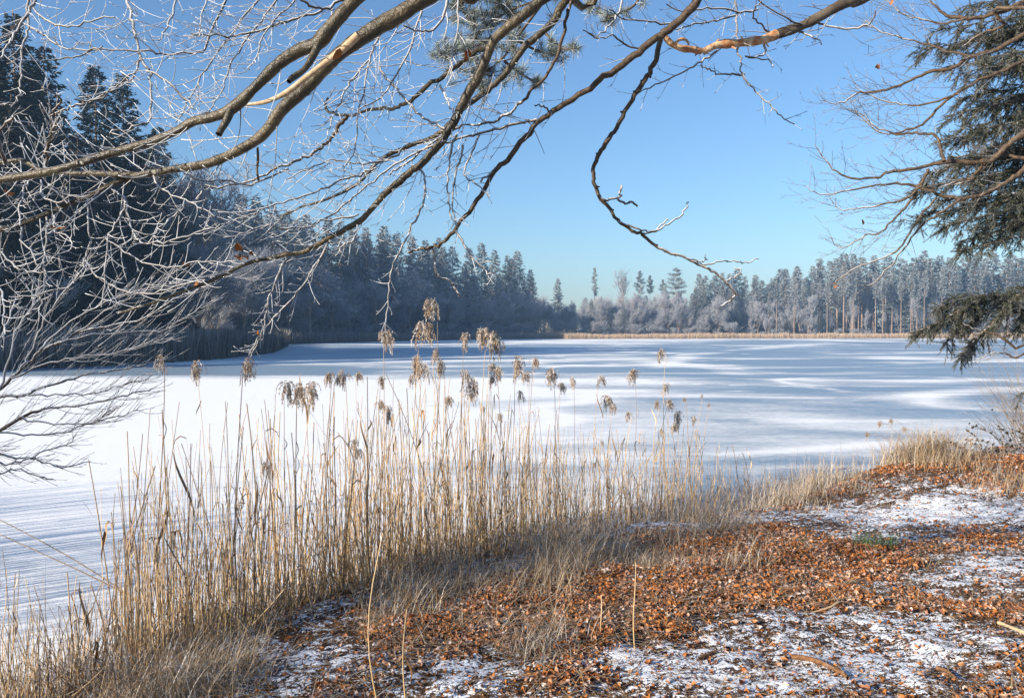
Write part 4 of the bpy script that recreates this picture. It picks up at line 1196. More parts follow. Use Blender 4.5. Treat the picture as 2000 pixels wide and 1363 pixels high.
b = Buf()
lx, ly = scatter(62000, lambda x, y, d: np.clip(np.clip(leafiness(x, y) - .12, 0, 2) ** 1.3 + 0.03, 0, 1) * np.clip((d + .1) / .3, 0, 1))
ld = leafiness(lx, ly)
lz = height(lx, ly) + 0.008 + rng.uniform(0, 0.045, len(lx)) * np.clip(ld, 0, 1)
m = len(lx)
RR = rand_rot(m, 0.5)
siz = np.where(rng.random(m) < .55, rng.uniform(0.013, 0.028, m), rng.uniform(0.025, 0.052, m))
which = rng.integers(0, 10, m)
for t_ in range(10):
    k = which == t_
    V0, Q0 = LT[t_]
    V = np.einsum('mij,vj->mvi', RR[k], V0) * siz[k][:, None, None] + np.stack([lx[k], ly[k], lz[k]], 1)[:, None, :]
    kk = k.sum()
    Q = (Q0[None] + (np.arange(kk) * len(V0))[:, None, None]).reshape(-1, 4)
    b.add(V.reshape(-1, 3), None, Q, tint=np.repeat(rng.uniform(0, 1, kk), len(V0)), frost=np.repeat(np.clip(rng.normal(0.2, 0.35, kk), 0, 1), len(V0)))
M = Mat('fallen_beech_leaves', 0.55, 0.3)
base = M.mix(M.ramp(M.attr('tint'), 0.0, 0.5, 0, 1, False), (0.11, 0.036, 0.011), (0.40, 0.125, 0.022))
base = M.mix(M.ramp(M.attr('tint'), 0.55, 1.0, 0, 1, False), base, (0.54, 0.23, 0.065))
M.color(M.mix(M.math('MULTIPLY', M.attr('frost'), M.ramp(M.noise(70, 2), 0.4, 0.6)), M.mix(M.ramp(M.noise(38, 4, .7), .5, .68, 0, .55), base, (0.055, 0.024, 0.012)), (0.66, 0.62, 0.60)))
tag(link('leaf_litter', b.build('leaf_litter', True), M.m), 'orange brown fallen beech leaves lying on the bank', 'leaves', kind='stuff')

# crumbs: needles, bits of bark and twig on the snow
b = Buf()
cx_, cy_ = scatter(44000, lambda x, y, d: 0.35 + 0.5 * vnoise(x, y, 1.3, 61) * np.clip(d, 0, 1))
cz_ = height(cx_, cy_) + 0.004
m = len(cx_)
az = rng.uniform(0, 2 * math.pi, m)
L_ = rng.uniform(0.012, 0.07, m)
pts = np.stack([np.stack([cx_ - np.cos(az) * L_ / 2, cy_ - np.sin(az) * L_ / 2, cz_], 1), np.stack([cx_ + np.cos(az) * L_ / 2, cy_ + np.sin(az) * L_ / 2, cz_ + rng.uniform(0, .018, m)], 1)], 1)
rr_ = rng.uniform(0.001, 0.0042, m)
tubes(b, [(pts[i], np.array([rr_[i], rr_[i] * .6]), rng.random()) for i in range(m)], 3)
M = Mat('bark_crumbs', 0.85, 0.2)
M.color(M.mix(M.ramp(M.attr('frost'), 0.5, 1.0), (0.06, 0.03, 0.016), (0.36, 0.19, 0.08)))
tag(link('bark_debris', b.build('bark_debris'), M.m), 'dark crumbs of bark, needles and twigs scattered on the snowy bank', 'debris', kind='stuff')

# straw material shared by reeds and grass
def straw(name, dark, mid, pale, frost, frostk=1.0):
    M = Mat(name, 0.6, 0.25)
    base = M.mix(M.ramp(M.attr('tint'), 0.0, 0.5, 0, 1, False), dark, mid)
    base = M.mix(M.ramp(M.attr('tint'), 0.5, 1.0, 0, 1, False), base, pale)
    nz = M.noise(25, 3, 0.6)
    base = M.mix(M.ramp(nz, 0.45, 0.7, 0, 0.4), base, dark)
    f = M.math('MULTIPLY', M.attr('frost'), M.ramp(M.noise(90, 2), 0.35, 0.6))
    M.color(M.mix(M.math('MULTIPLY', f, frostk), base, frost))
    return M.m
MAT['straw'] = straw('reed_straw', (0.125, 0.064, 0.022), (0.43, 0.255, 0.098), (0.70, 0.48, 0.22), (0.74, 0.72, 0.70))
MAT['grass'] = straw('withered_grass', (0.10, 0.058, 0.025), (0.31, 0.19, 0.085), (0.56, 0.40, 0.21), (0.72, 0.70, 0.68))
MAT['plume'] = straw('reed_plume', (0.12, 0.07, 0.035), (0.30, 0.185, 0.10), (0.52, 0.36, 0.21), (0.84, 0.82, 0.79))
MAT['green'] = straw('green_grass', (0.03, 0.075, 0.01), (0.07, 0.15, 0.02), (0.17, 0.23, 0.06), (0.6, 0.62, 0.58))
MAT['leafblade'] = straw('reed_leaf', (0.12, 0.055, 0.018), (0.34, 0.18, 0.065), (0.58, 0.40, 0.20), (0.72, 0.70, 0.68))

def blades(buf, x, y, z, Ln, bend, w, tint, frost, up=0.9, lie=False):
    m = len(x)
    n = 5
    az = rng.uniform(0, 2 * math.pi, m)
    f = np.linspace(0, 1, n)
    ang0 = (1 - up) * 1.5 * rng.uniform(0.3, 1.2, m)
    if lie: ang0 = rng.normal(1.5, .06, m)
    th = ang0[:, None] + bend[:, None] * f[None] ** 1.3
    dr = np.sin(th) * (Ln / (n - 1))[:, None]
    dz = np.cos(th) * (Ln / (n - 1))[:, None]
    rr = np.concatenate([np.zeros((m, 1)), np.cumsum(dr, 1)[:, :-1]], 1)
    zz = np.concatenate([np.zeros((m, 1)), np.cumsum(dz, 1)[:, :-1]], 1)
    Pt = np.stack([x[:, None] + np.cos(az)[:, None] * rr, y[:, None] + np.sin(az)[:, None] * rr, z[:, None] + np.maximum(zz, -0.02)], 2)
    W = w[:, None] * np.array([1, 0.95, 0.8, 0.55, 0.15])[None]
    sd_ = np.stack([-np.sin(az), np.cos(az), np.zeros(m)], 1)[:, None, :]
    V = np.stack([Pt - sd_ * W[..., None] / 2, Pt + sd_ * W[..., None] / 2], 2)
    idx = np.arange(m * n * 2).reshape(m, n, 2)
    Q = np.stack([idx[:, :-1, 0], idx[:, :-1, 1], idx[:, 1:, 1], idx[:, 1:, 0]], -1).reshape(-1, 4)
    buf.add(V.reshape(-1, 3), None, Q, tint=np.repeat(tint, n * 2), frost=np.repeat(frost, n * 2))

# band along the water where dead grass stands: stronger where traced
GRASSY = [(1150, 1110, 1.2, .7, 1), (1280, 1050, 1.0, .7, 1), (1400, 1010, 1.0, .7, 1), (1540, 965, .8, .5, .9), (1000, 1150, 1.0, .5, .9), (1220, 1150, .7, .5, .8), (850, 1170, 1, .4, .7), (1420, 1130, .8, .35, .8), (1330, 1130, .7, .35, .8),
          (450, 1290, .8, .3, .4), (1810, 925, .8, .8, 1.1), (1870, 905, 1.0, .7, .5), (1960, 930, 1.2, .8, .4), (850, 1235, .9, .35, .6), (620, 1290, .8, .35, .6), (950, 1260, .5, .25, .6), (1180, 1200, .5, .25, .6), (1280, 1130, .6, .3, .6), (1480, 1120, .4, .15, .4), (1080, 1310, .4, .2, .5), (400, 1320, .7, .4, .9), (1940, 1030, .6, .3, .4), (1380, 1060, .8, .5, .6)]
def grassy(x, y, d):
    return np.clip(field(GRASSY, x, y, 0.4) * np.where(d < 2.0, 1, .35) * np.clip(.1 + 2.4 * (vnoise(x, y, 1.9, 91) - .3), 0, 1.3) - 0.12, 0, 1) * (d > 0.0)
b = Buf()
qx, qy = scatter(15000, grassy)
m = len(qx)
qz = height(qx, qy) - 0.01
blades(b, qx, qy, qz, rng.uniform(0.08, 0.40, m) * (.35 + 1.35 * vnoise(qx, qy, 2.6, 95)), np.abs(rng.normal(1.7, 0.8, m)), rng.uniform(0.002, 0.0052, m), rng.uniform(0, 1, m), np.clip(rng.normal(0.3, 0.35, m), 0, 1), 0.6)
# loose straws lying flat
sx_, sy_ = scatter(9000, lambda x, y, d: np.clip(leafiness(x, y) * 0.6 + 0.08, 0, 1))
m = len(sx_)
blades(b, sx_, sy_, height(sx_, sy_) + 0.045, rng.uniform(0.10, 0.4, m), rng.normal(0.0, 0.12, m), rng.uniform(0.002, 0.006, m), rng.uniform(0.4, 1, m), np.clip(rng.normal(0.1, 0.3, m), 0, 1), 0.06, True)
tag(link('dry_grass', b.build('dry_grass'), MAT['grass']), 'withered straw grass and loose straws on the bank', 'grass', kind='stuff')

def tuft(name, u, v, n, L, spread, mat, label, z=0.45, bend=1.2, up=0.8, tint=(0, 1), fr=0.35, wd=(0.002, 0.005)):
    g = G(u, v, z)
    x, y = g[0] + rng.normal(size=n) * spread, g[1] + rng.normal(size=n) * spread * 0.8
    bb = Buf()
    zb = hz(g[0], g[1])
    blades(bb, x - g[0], y - g[1], height(x, y) - zb - 0.01, rng.uniform(L * .45, L * 1.1, n), np.abs(rng.normal(bend, .55, n)), rng.uniform(*wd, n), rng.uniform(*tint, n), np.clip(rng.normal(fr, .3, n), 0, 1), up)
    return tag(link(name, bb.build(name), MAT[mat], None, (g[0], g[1], zb)), label, 'grass tuft')
tuft('grass_tuft', 1050, 1305, 260, 0.26, 0.11, 'grass', 'pale frosted arching grass tuft alone near the bottom of the bank', 0.42, 1.9, .6, (.4, 1), .6)
tuft('grass_tuft', 1712, 1072, 220, 0.22, 0.11, 'green', 'green grass tuft standing among the orange leaves', 0.5, 1.5, .7, fr=.05, wd=(.003, .006))
tuft('grass_tuft', 1575, 1068, 90, 0.14, 0.10, 'green', 'small olive green tuft to the side of the bright green one', 0.5, 1.5, .6)
tuft('grass_tuft', 1790, 1105, 70, 0.12, 0.10, 'green', 'thin low green tuft in leaves, below the bright green one', 0.5, 1.5, .5)
tuft('grass_tuft', 1800, 930, 1500, 0.66, 0.28, 'grass', 'big golden tussock at the water edge beside the leaf mound', 0.45, 1.3, .75, (.3, 1), .3, (.003, .007))
tuft('grass_tuft', 1590, 955, 520, 0.55, 0.24, 'grass', 'straw coloured tussock on the bank edge before dark blue ice', 0.35, 1.1, .8, (.3, 1), .45, (.003, .006))
tuft('grass_tuft', 1515, 985, 360, 0.42, 0.22, 'grass', 'low frosted tussock at the right end of the reeds', 0.35, 1.1, .8, (.1, .8), .6, (.003, .006))
tuft('grass_tuft', 1870, 925, 240, 0.4, 0.3, 'grass', 'dull tussock on the flank of the leaf mound', 0.6, 1.4, .7, (.1, .9), .3, (.003, .006))
tuft('grass_tuft', 1985, 935, 260, 0.4, 0.3, 'grass', 'straw tussock on the mound at the right edge', 0.7, 1.5, .65, (.3, 1), .2, (.003, .006))
tuft('grass_tuft', 1640, 962, 160, 0.3, 0.18, 'grass', 'thin pale tussock by the gap in the bank', 0.3, 1.2, .75, (.4, 1), .5, (.003, .006))
tuft('grass_tuft', 330, 1320, 420, 0.34, 0.24, 'grass', 'brown shaggy tuft among reed feet at the bottom left', 0.2, 1.3, .7, (0, .5), .2)

# sticks, curled reed leaves and driftwood
def stick(name, rows, z, label, mat, r, cat='stick', lift=0.0, sides=7):
    pts = []
    for i, (u, v) in enumerate(rows):
        g = G(u, v, z)
        pts.append((g[0], g[1], hz(g[0], g[1]) + r * 0.7 + .012 + lift * math.sin(math.pi * i / (len(rows) - 1))))
    p = spline(pts, 4)
    c = p.mean(0)
    bb = Buf()
    tubes(bb, [(p - c, knobbly(np.linspace(r, r * .6, len(p)), .15), 0.1)], sides)
    return tag(link(name, bb.build(name, True), MAT[mat], None, tuple(c)), label, cat)
MAT['stick'] = bark_mat('stick_bark', (0.11, 0.05, 0.022), (0.24, 0.12, 0.055), 40, 0.7, 0.2, 0.5)
stick('fallen_stick', [(1547, 1308), (1575, 1316), (1605, 1328), (1640, 1345), (1656, 1358)], 0.47, 'orange brown stick lying on snow near the bottom edge', 'stick', 0.017)
stick('fallen_stick', [(1830, 1330), (1850, 1338), (1868, 1355)], 0.48, 'short thick brown stick near the bottom right corner', 'stick', 0.014)
stick('fallen_stick', [(1950, 1240), (1975, 1250), (2010, 1262), (2040, 1275)], 0.5, 'pale stick cut by the right edge of the frame', 'pale_wood', 0.014)
stick('fallen_stick', [(1366, 1315), (1380, 1308), (1398, 1301)], 0.47, 'stubby dark bit of bark on bright snow', 'stick', 0.014)
stick('fallen_stick', [(1690, 985), (1740, 980), (1800, 968), (1850, 960)], 0.5, 'long thin dark stick along the top of the snowy bank', 'stick', 0.008)
stick('driftwood', [(148, 1198), (160, 1208), (172, 1222), (190, 1245), (205, 1262)], 0.0, 'forked dark driftwood stub sticking out of the ice, left one', 'dull_brown_bark', 0.035, 'driftwood', 0.1)
stick('driftwood', [(190, 1172), (205, 1166), (222, 1174), (226, 1200), (238, 1228), (258, 1250)], 0.0, 'crooked driftwood branch frozen in ice behind the reeds', 'dull_brown_bark', 0.024, 'driftwood', 0.16)
def straw_thing(name, rows, z, label, w, lift=0.02, cat='reed leaf'):
    pts = []
    for i, (u, v) in enumerate(rows):
        g = G(u, v, z)
        pts.append((g[0], g[1], hz(g[0], g[1]) + 0.04 + lift * math.sin(math.pi * i / (len(rows) - 1))))
    p = spline(pts, 4)
    c = p.mean(0)
    bb = Buf()
    W = w * np.sin(np.linspace(0.25, 3.0, len(p))) ** .6
    V = np.stack([p - c + np.outer(W / 2, [0, .7, .1]), p - c + np.outer(W * .1, [0, 0, .6]), p - c - np.outer(W / 2, [0, .7, -.3])], 1)
    ix_ = np.arange(len(p) * 3).reshape(-1, 3)
    Q = np.concatenate([np.stack([ix_[:-1, j], ix_[:-1, j + 1], ix_[1:, j + 1], ix_[1:, j]], 1) for j in range(2)])
    bb.add(V.reshape(-1, 3), None, Q, tint=0.9, frost=0.15)
    return tag(link(name, bb.build(name, True), MAT['leafblade'], None, tuple(c)), label, cat)
straw_thing('fallen_reed_leaf', [(1585, 1224), (1620, 1226), (1640, 1214), (1665, 1208)], 0.48, 'broad pale curled reed leaf lying on snow', 0.05, 0.05)
straw_thing('fallen_reed_leaf', [(1560, 1212), (1600, 1211), (1650, 1207), (1690, 1214), (1716, 1240)], 0.48, 'long thin reed leaf bent over beside the curled one', 0.02, 0.05)
straw_thing('fallen_reed_leaf', [(1425, 1210), (1470, 1216), (1530, 1213)], 0.48, 'straw strip lying flat at the edge of the leaves', 0.018)
straw_thing('fallen_reed_leaf', [(1290, 1352), (1340, 1352), (1410, 1350)], 0.47, 'yellow straw strip on snow at the bottom edge', 0.02)
straw_thing('fallen_reed_leaf', [(1270, 1362), (1330, 1362), (1400, 1366)], 0.47, 'second yellow straw at the very bottom edge', 0.015)
straw_thing('fallen_reed_leaf', [(870, 1262), (905, 1248), (925, 1264)], 0.42, 'straw strip lying among dark leaves under the reeds', 0.02)

# ---------------------------------------------------------------- reeds on the near shore
def plume_mesh(seed, L=0.24, kind=0):
    """drooping seed head; grows from its foot at the origin, nodding towards +X"""
    r_ = np.random.default_rng(seed)
    n = 10
    f = np.linspace(0, 1, n)
    nod = r_.uniform(2.3, 3.05)
    a0, a1 = r_.uniform(.18, .34), r_.uniform(.5, .72)
    th = .12 + nod * np.clip((f - a0) / (a1 - a0), 0, 1)
    ax = np.stack([np.cumsum(np.sin(th)) * L / n * 0.8, r_.normal(0, .01) * f, np.cumsum(np.cos(th)) * L / n * 1.05], 1)
    paths, V, fr, ti = [], [], [], []
    paths.append((ax, np.linspace(.003, .0015, n), 0.3, 0.6))
    for k in range(r_.integers(34, 66)):
        g = r_.uniform(0.0, 1)
        p0 = np.array([np.interp(g, f, ax[:, j]) for j in range(3)])
        Lb = L * r_.uniform(.25, .65) * (1.0 - .4 * g)
        az = r_.normal(0, .75) + (math.pi if r_.random() < .25 else 0)
        d = np.array([math.cos(az) * .24, math.sin(az) * .24, r_.uniform(-.5, .35)])
        m = 6
        q = [p0]
        for i in range(m - 1):
            d = d / np.linalg.norm(d)
            q.append(q[-1] + d * Lb / (m - 1))
            d = d * np.array([.72, .72, 1]) + np.array([0, 0, -.62])
        q = np.array(q)
        paths.append((q, np.full(m, .002), 0.4, r_.uniform(.2, .9)))
        ns = int(22 * Lb / .1) + 6
        gs = r_.uniform(.05, 1, ns) * (m - 1)
        i = np.minimum(gs.astype(int), m - 2)
        c = q[i] + (q[i + 1] - q[i]) * (gs - i)[:, None]
        dd = unit(q[i + 1] - q[i] + r_.normal(size=(ns, 3)) * .010 + np.array([0, 0, -.008]))
        ss = unit(np.cross(dd, r_.normal(size=(ns, 3))))
        l = r_.uniform(.014, .034, ns)[:, None]
        w = r_.uniform(.0012, .003, ns)[:, None]
        V.append(np.stack([c, c + dd * l * .5 - ss * w, c + dd * l, c + dd * l * .5 + ss * w], 1))
        ff = np.clip(r_.normal(.1 + .85 * (r_.random() > .55), .25, ns), 0, 1)
        fr.append(ff); ti.append(r_.uniform(0, 1, ns))
    b = Buf()
    keep = globals()['rng']
    ribbons(b, paths)
    V = np.concatenate(V)
    b.add(V.reshape(-1, 3), None, np.arange(len(V) * 4).reshape(-1, 4), frost=np.repeat(np.concatenate(fr), 4), tint=np.repeat(np.concatenate(ti), 4))
    me = b.build('plume')
    me.materials.append(MAT['plume'])
    return me
PLM = [plume_mesh(700 + i) for i in range(14)]

def reed_leaf_mesh(seed, kind):
    r_ = np.random.default_rng(seed)
    n = 9
    L = r_.uniform(0.22, 0.5)
    f = np.linspace(0, 1, n)
    if kind == 0:      # bent over, hanging down
        th = 0.25 + 2.75 * np.clip((f - r_.uniform(0.05, .3)) * 3.2, 0, 1)
    elif kind == 1:    # stiff, standing off
        th = 0.22 + r_.uniform(.1, .6) * f
    else:              # broken stub hugging the stem
        th = 0.05 + 0.3 * f; L *= .6
    p = np.stack([np.cumsum(np.sin(th)) * L / n, 0.02 * np.sin(f * 5 + seed), np.cumsum(np.cos(th)) * L / n], 1)
    p = p - p[0]
    tw = r_.uniform(-1.5, 1.5) * f + r_.uniform(0, 3)
    W = r_.uniform(.010, .02) * np.sin(np.clip(.3 + f * 2.8, 0, math.pi)) ** .7
    side = np.stack([-np.sin(tw) * .3, np.cos(tw), np.sin(tw) * .6], 1)
    V = np.stack([p - side * W[:, None] / 2, p + side * W[:, None] / 2], 1)
    ix_ = np.arange(n * 2).reshape(n, 2)
    b = Buf()
    b.add(V.reshape(-1, 3), None, np.stack([ix_[:-1, 0], ix_[:-1, 1], ix_[1:, 1], ix_[1:, 0]], 1), tint=np.full(n * 2, r_.uniform(.05, 1)), frost=np.full(n * 2, max(0, r_.normal(.15, .25))))
    me = b.build('reed_leaf')
    me.materials.append(MAT['leafblade'])
    return me
LEAFM = [reed_leaf_mesh(800 + i, [0, 0, 1, 2, 2][i % 5]) for i in range(20)]

def stem_path(base, top, wob):
    n = 9
    f = np.linspace(0, 1, n)[:, None]
    p = base + (top - base) * f
    d = rng.normal(size=3) * wob
    d[2] = 0
    p = p + np.sin(f * math.pi) * d + np.sin(f * 7 + rng.uniform(0, 6)) * rng.normal(size=3) * 0.006
    return p

def reed(base, top, r, label, group=None, plume=0.0, nod=None, nleaf=0, tint=None):
    o = empty('reed', tuple(base))
    p = stem_path(np.zeros(3), np.array(top) - base, 0.045)
    bb = Buf()
    t_ = rng.uniform(0, 1) if tint is None else tint
    rad = np.linspace(r, r * (0.55 if plume else 0.7), len(p))
    tubes(bb, [(p, rad, np.linspace(0.0, .35, len(p)))], 5)
    bb.A['tint'] = [(0, np.full(bb.n, t_))]
    link('stem', bb.build('stem', True), MAT['straw'], o)
    if plume:
        c = link('plume', PLM[rnd.randrange(14)], None, o, tuple(p[-1]))
        az = (math.pi if rnd.random() < .45 else 0) + rnd.gauss(0, .5) if nod is None else nod
        c.rotation_euler = (0, 0, az)
        s = plume / 0.24
        c.scale = (s * .85, s * .85, s)
    for k in range(nleaf):
        f = rnd.uniform(.45, .93)
        i = int(f * (len(p) - 1))
        c = link('leaf', LEAFM[rnd.randrange(20)], None, o, tuple(p[i]))
        c.rotation_euler = (0, 0, rnd.uniform(0, 6.28))
        s = rnd.uniform(.7, 1.15)
        c.scale = (s, s, s)
    return tag(o, label, 'reed', group)

def foot(u, spread=1.0):
    """base pixel row of the reed bed at column u: (nearest, farthest)"""
    near = np.interp(u, [-50, 150, 330, 480, 700, 900, 1050, 1200, 1350, 1500, 1560], [1500, 1460, 1410, 1360, 1270, 1205, 1150, 1095, 1042, 988, 970])
    far = np.interp(u, [-50, 150, 330, 480, 700, 900, 1050, 1200, 1350, 1500, 1560], [1330, 1270, 1200, 1150, 1085, 1040, 1010, 985, 960, 935, 930])
    return float(near), float(far)

PLUMES = [  # u, v of the top of the head, length in photograph pixels, nod (-1 left, 1 right), label
    (850, 592, 56, -1, 'tallest reed, frosted tawny plume hanging left against the dark wood'), (824, 636, 66, 1, 'tall reed with a broad dark topped plume just left of the tallest'), (906, 654, 46, 0, 'reed with a slim upright plume between the tallest reed and the big double plume'),
    (945, 651, 50, -1, 'left half of the big double plume, second highest cluster'), (962, 655, 66, 1, 'right half of the big double plume, dark and heavy'), (752, 650, 52, 1, 'reed whose narrow plume hangs against the blue ice under the dangling frosted twig'),
    (850, 690, 36, 1, None), (861, 711, 44, 0, None), (828, 715, 52, -1, None), (818, 700, 60, 0, None), (806, 735, 34, -1, None), (908, 726, 34, 1, None), (917, 748, 62, 1, 'frosted shaggy plume in the middle below the slim upright one'),
    (962, 710, 30, 1, None), (972, 722, 42, 0, None), (957, 735, 30, 0, None), (1006, 706, 58, 0, 'dark tasselled plume right of the big double plume'), (1041, 703, 32, 0, None), (1030, 730, 34, -1, None), (1078, 723, 50, -1, 'dark brown drooping plume second right of the tasselled one'),
    (1016, 765, 28, 1, None), (1097, 752, 28, 1, None), (1120, 742, 32, 0, None), (1173, 735, 32, 1, None), (1236, 724, 40, -1, 'fluffy pale golden plume on the right over the blue ice'), (1295, 685, 34, -1, 'frost white plume, highest on the right side of the bed'), (1185, 778, 38, 1, 'dark bushy plume with its neighbour on the right half'),
    (1197, 792, 28, 1, None), (1230, 806, 26, -1, 'small black plume hanging beside a thin crossed twig'), (1300, 752, 28, -1, None), (1284, 785, 26, -1, None), (1308, 782, 30, 1, None), (1336, 778, 14, -1, None), (1324, 810, 40, 0, None), (1290, 838, 18, 0, None), (1178, 862, 14, 0, None),
    (1370, 771, 10, -1, None), (1383, 790, 12, -1, None), (1355, 815, 24, 0, None), (671, 731, 46, -1, None), (698, 729, 32, 1, None), (743, 736, 32, 0, None), (644, 731, 36, -1, None), (385, 711, 56, 0, 'frosted plume standing alone high on the left against white ice'), (317, 700, 44, -1, 'thin white plume leftmost of all the plumes'),
    (478, 710, 60, 1, 'grey brown plume touching the tip of the hanging frosted twigs'), (553, 752, 58, 0, None), (592, 760, 66, -1, 'wide dark plume like a broken umbrella, left part'), (612, 758, 62, 1, 'wide dark plume like a broken umbrella, right part'), (690, 862, 40, 0, None), (757, 800, 44, 0, None), (742, 785, 30, 1, None),
    (876, 780, 32, 1, None), (977, 808, 24, 1, None), (946, 795, 16, 0, None), (700, 880, 34, -1, None), (520, 905, 36, -1, None), (1315, 830, 30, 1, None)]
GP = 'frosted plumed reeds of the near bed'
for u, v, L, nd, lab in PLUMES:
    near, far = foot(u)
    ub = u + rnd.gauss(0, 22) - 8
    vb = rnd.uniform(far, near * .6 + far * .4)
    base = G(ub, vb, 0.05)
    base[2] = max(-0.02, hz(base[0], base[1])) - 0.03
    y = base[1] + rnd.uniform(-.25, .3)
    top = P(u + (0 if nd == 0 else -nd * 4), v + L * .34, y)
    ln = L * y / FPX
    reed(base, top, rnd.uniform(.0042, .006), lab or 'straw reed carrying a drooping frosted brown plume', None if lab else GP, max(.085, ln * 1.02),
         {0: rnd.choice([1.5, -1.5]) + rnd.gauss(0, .3), 1: rnd.gauss(0, .35), -1: math.pi + rnd.gauss(0, .35)}[nd], rnd.choice([0, 1, 1, 2]))
ENV = [(-40, 1160), (20, 1080), (120, 1100), (190, 1050), (225, 900), (300, 820), (400, 840), (480, 800), (560, 800), (640, 790), (740, 770), (860, 760), (960, 770), (1060, 790), (1160, 830), (1260, 850), (1330, 830), (1400, 860), (1480, 890), (1560, 920)]
def env(u):
    return float(np.interp(u, [e[0] for e in ENV], [e[1] for e in ENV]))
def rand_reed():
    while True:
        u = rnd.uniform(-40, 1540)
        dens = np.interp(u, [-40, 100, 200, 260, 420, 520, 640, 760, 900, 1050, 1150, 1300, 1400, 1540], [.5, .45, .32, .75, .7, .8, .85, 1, 1, .95, .8, .7, .4, .15])
        if rnd.random() < dens:
            break
    near, far = foot(u)
    vb = rnd.uniform(far, near)
    base = G(u, vb, 0.05)
    base[2] = max(-0.02, hz(base[0], base[1])) - 0.03
    e = env(u)
    vt = e + (rnd.random() ** 1.15 * .72 - .09) * (vb - e) if u > 200 else e + rnd.uniform(-.1, .6) * (vb - e)
    lean = rnd.gauss(0, 16) + (0 if rnd.random() > .08 else rnd.gauss(0, 90))
    top = P(u + lean, vt, base[1] + rnd.uniform(-.25, .25))
    return u, base, top
GL = 'bare reed stems of the near bed'
for k in range(240):
    u, base, top = rand_reed()
    zone = 'at the left side of the bed' if u < 480 else ('in the thick middle of the bed' if u < 1050 else 'in the thinner right part of the bed')
    reed(base, top, rnd.uniform(.0035, .006), 'withered reed stem without a plume ' + zone, GL + ' ' + zone, 0, None, rnd.choice([0, 1, 1, 2, 2, 3]))
# the two long fallen stems that slant across the left ice, and straight stalks on the open bank
for (u0, v0), (u1, v1), d0, d1, lab in [((310, 1205), (-60, 985), 6.6, 7.2, 'long dark reed stem slanting down from the left edge, upper one'), ((300, 1190), (-80, 1010), 6.4, 7.0, 'long dark reed stem slanting down from the left edge, lower one')]:
    reed(P(u0, v0, d0), P(u1, v1, d1), .0055, lab, tint=0.1)
for u, vb, vt, lab in [(1240, 1298, 1098, 'single pale reed stalk standing on the leafy bank, thick one'), (1172, 1272, 1160, 'short cut reed stalk standing in the orange leaves'), (748, 1420, 1040, 'straight pale reed stem rising in front of the bed from the bottom edge'), (795, 1400, 1190, 'bent over reed with hanging leaves in front of the bed')]:
    g = G(u, vb, .45); g[2] = hz(g[0], g[1]) - .02
    reed(g, P(u + rnd.gauss(0, 3), vt, g[1]), .0042, lab, tint=.8, nleaf=3 if 'bent' in lab else 0)

# the rest of the bed, past what one could count
bb = Buf()
lst, rb = [], []
for k in range(1650):
    u, base, top = rand_reed()
    top = base + (top - base) * rnd.uniform(.45, 1)
    p = stem_path(base, top, .05)
    r = rnd.uniform(.0024, .0048)
    lst.append((p, np.linspace(r, r * .6, 9), np.linspace(0, .4, 9)))
n0 = 0
tubes(bb, lst, 3)
bb.A['tint'] = [(0, np.repeat(rng.uniform(0, 1, len(lst)), 27))]
# brown thicket of short broken stems and leaves at the foot
lst2 = []
for k in range(5000):
    u = rnd.uniform(-40, 1590)
    near, far = foot(u)
    vb = rnd.triangular(far, near + 12, far + .45 * (near - far))
    base = G(u, vb, .05)
    base[2] = max(-.02, hz(base[0], base[1])) - .02
    L = abs(rnd.gauss(.2, .2)) + .06
    a, t_ = rnd.uniform(0, 6.28), abs(rnd.gauss(0, .7))
    d = np.array([math.cos(a) * math.sin(t_), math.sin(a) * math.sin(t_), math.cos(t_)])
    e = base + d * L
    lst2.append((np.array([base, base + d * L * .5 + rng.normal(size=3) * .02, e + rng.normal(size=3) * .03]), np.array([1, .9, .3]) * rnd.uniform(.003, .007), max(0, rnd.gauss(.2, .3)), rnd.uniform(0, .75) ** 1.3))
b2 = Buf()
ribbons(b2, lst2)
for V_, Q_ in zip(b2.V, b2.Q):
    pass
o = tag(link('reed_bed', bb.build('reed_bed'), MAT['straw']), 'dense mass of thinner reed stems filling the near reed bed', 'reeds', kind='stuff')
tag(link('reed_thicket', b2.build('reed_thicket'), MAT['grass']), 'brown tangle of broken stems and leaves at the foot of the reeds', 'reeds', kind='stuff')
# ---------------------------------------------------------------- spruce at the right edge
def sprig_template(seed, n=34, L=0.10):
    r_ = np.random.default_rng(seed)
    f = np.linspace(0.02, 1, n)
    az = np.arange(n) * 2.4 + r_.uniform(0, 6)
    fwd = r_.uniform(.55, .95, n)
    d = unit(np.stack([np.cos(az), np.sin(az), fwd], 1))
    base = np.stack([np.zeros(n), np.zeros(n), f * L], 1)
    l = 0.021 * r_.uniform(.75, 1.15, n) * (1.05 - .35 * f)
    s_ = unit(np.cross(d, r_.normal(size=(n, 3)))) * 0.0029
    tip = base + d * l[:, None]
    V = np.stack([base - s_, base + s_, tip], 1).reshape(-1, 3)
    return V
SPG = [sprig_template(i) for i in range(5)]

def needles(buf, pos, dirs, sc, frost, tint):
    m = len(pos)
    z = unit(dirs)
    x = unit(np.cross(z, rng.normal(size=(m, 3))))
    y = np.cross(z, x)
    Rm = np.stack([x, y, z], 2)
    w = rng.integers(0, 5, m)
    for t_ in range(5):
        k = np.where(w == t_)[0]
        if not len(k): continue
        V0 = SPG[t_]
        V = np.einsum('mij,vj->mvi', Rm[k], V0) * sc[k][:, None, None] + pos[k][:, None, :]
        nv = len(V0)
        buf.add(V.reshape(-1, 3), np.arange(len(k) * nv).reshape(-1, 3), None, tint=np.repeat(tint[k], nv), frost=np.repeat(frost[k], nv) * np.tile([.5, .5, 1.3], len(k) * nv // 3))

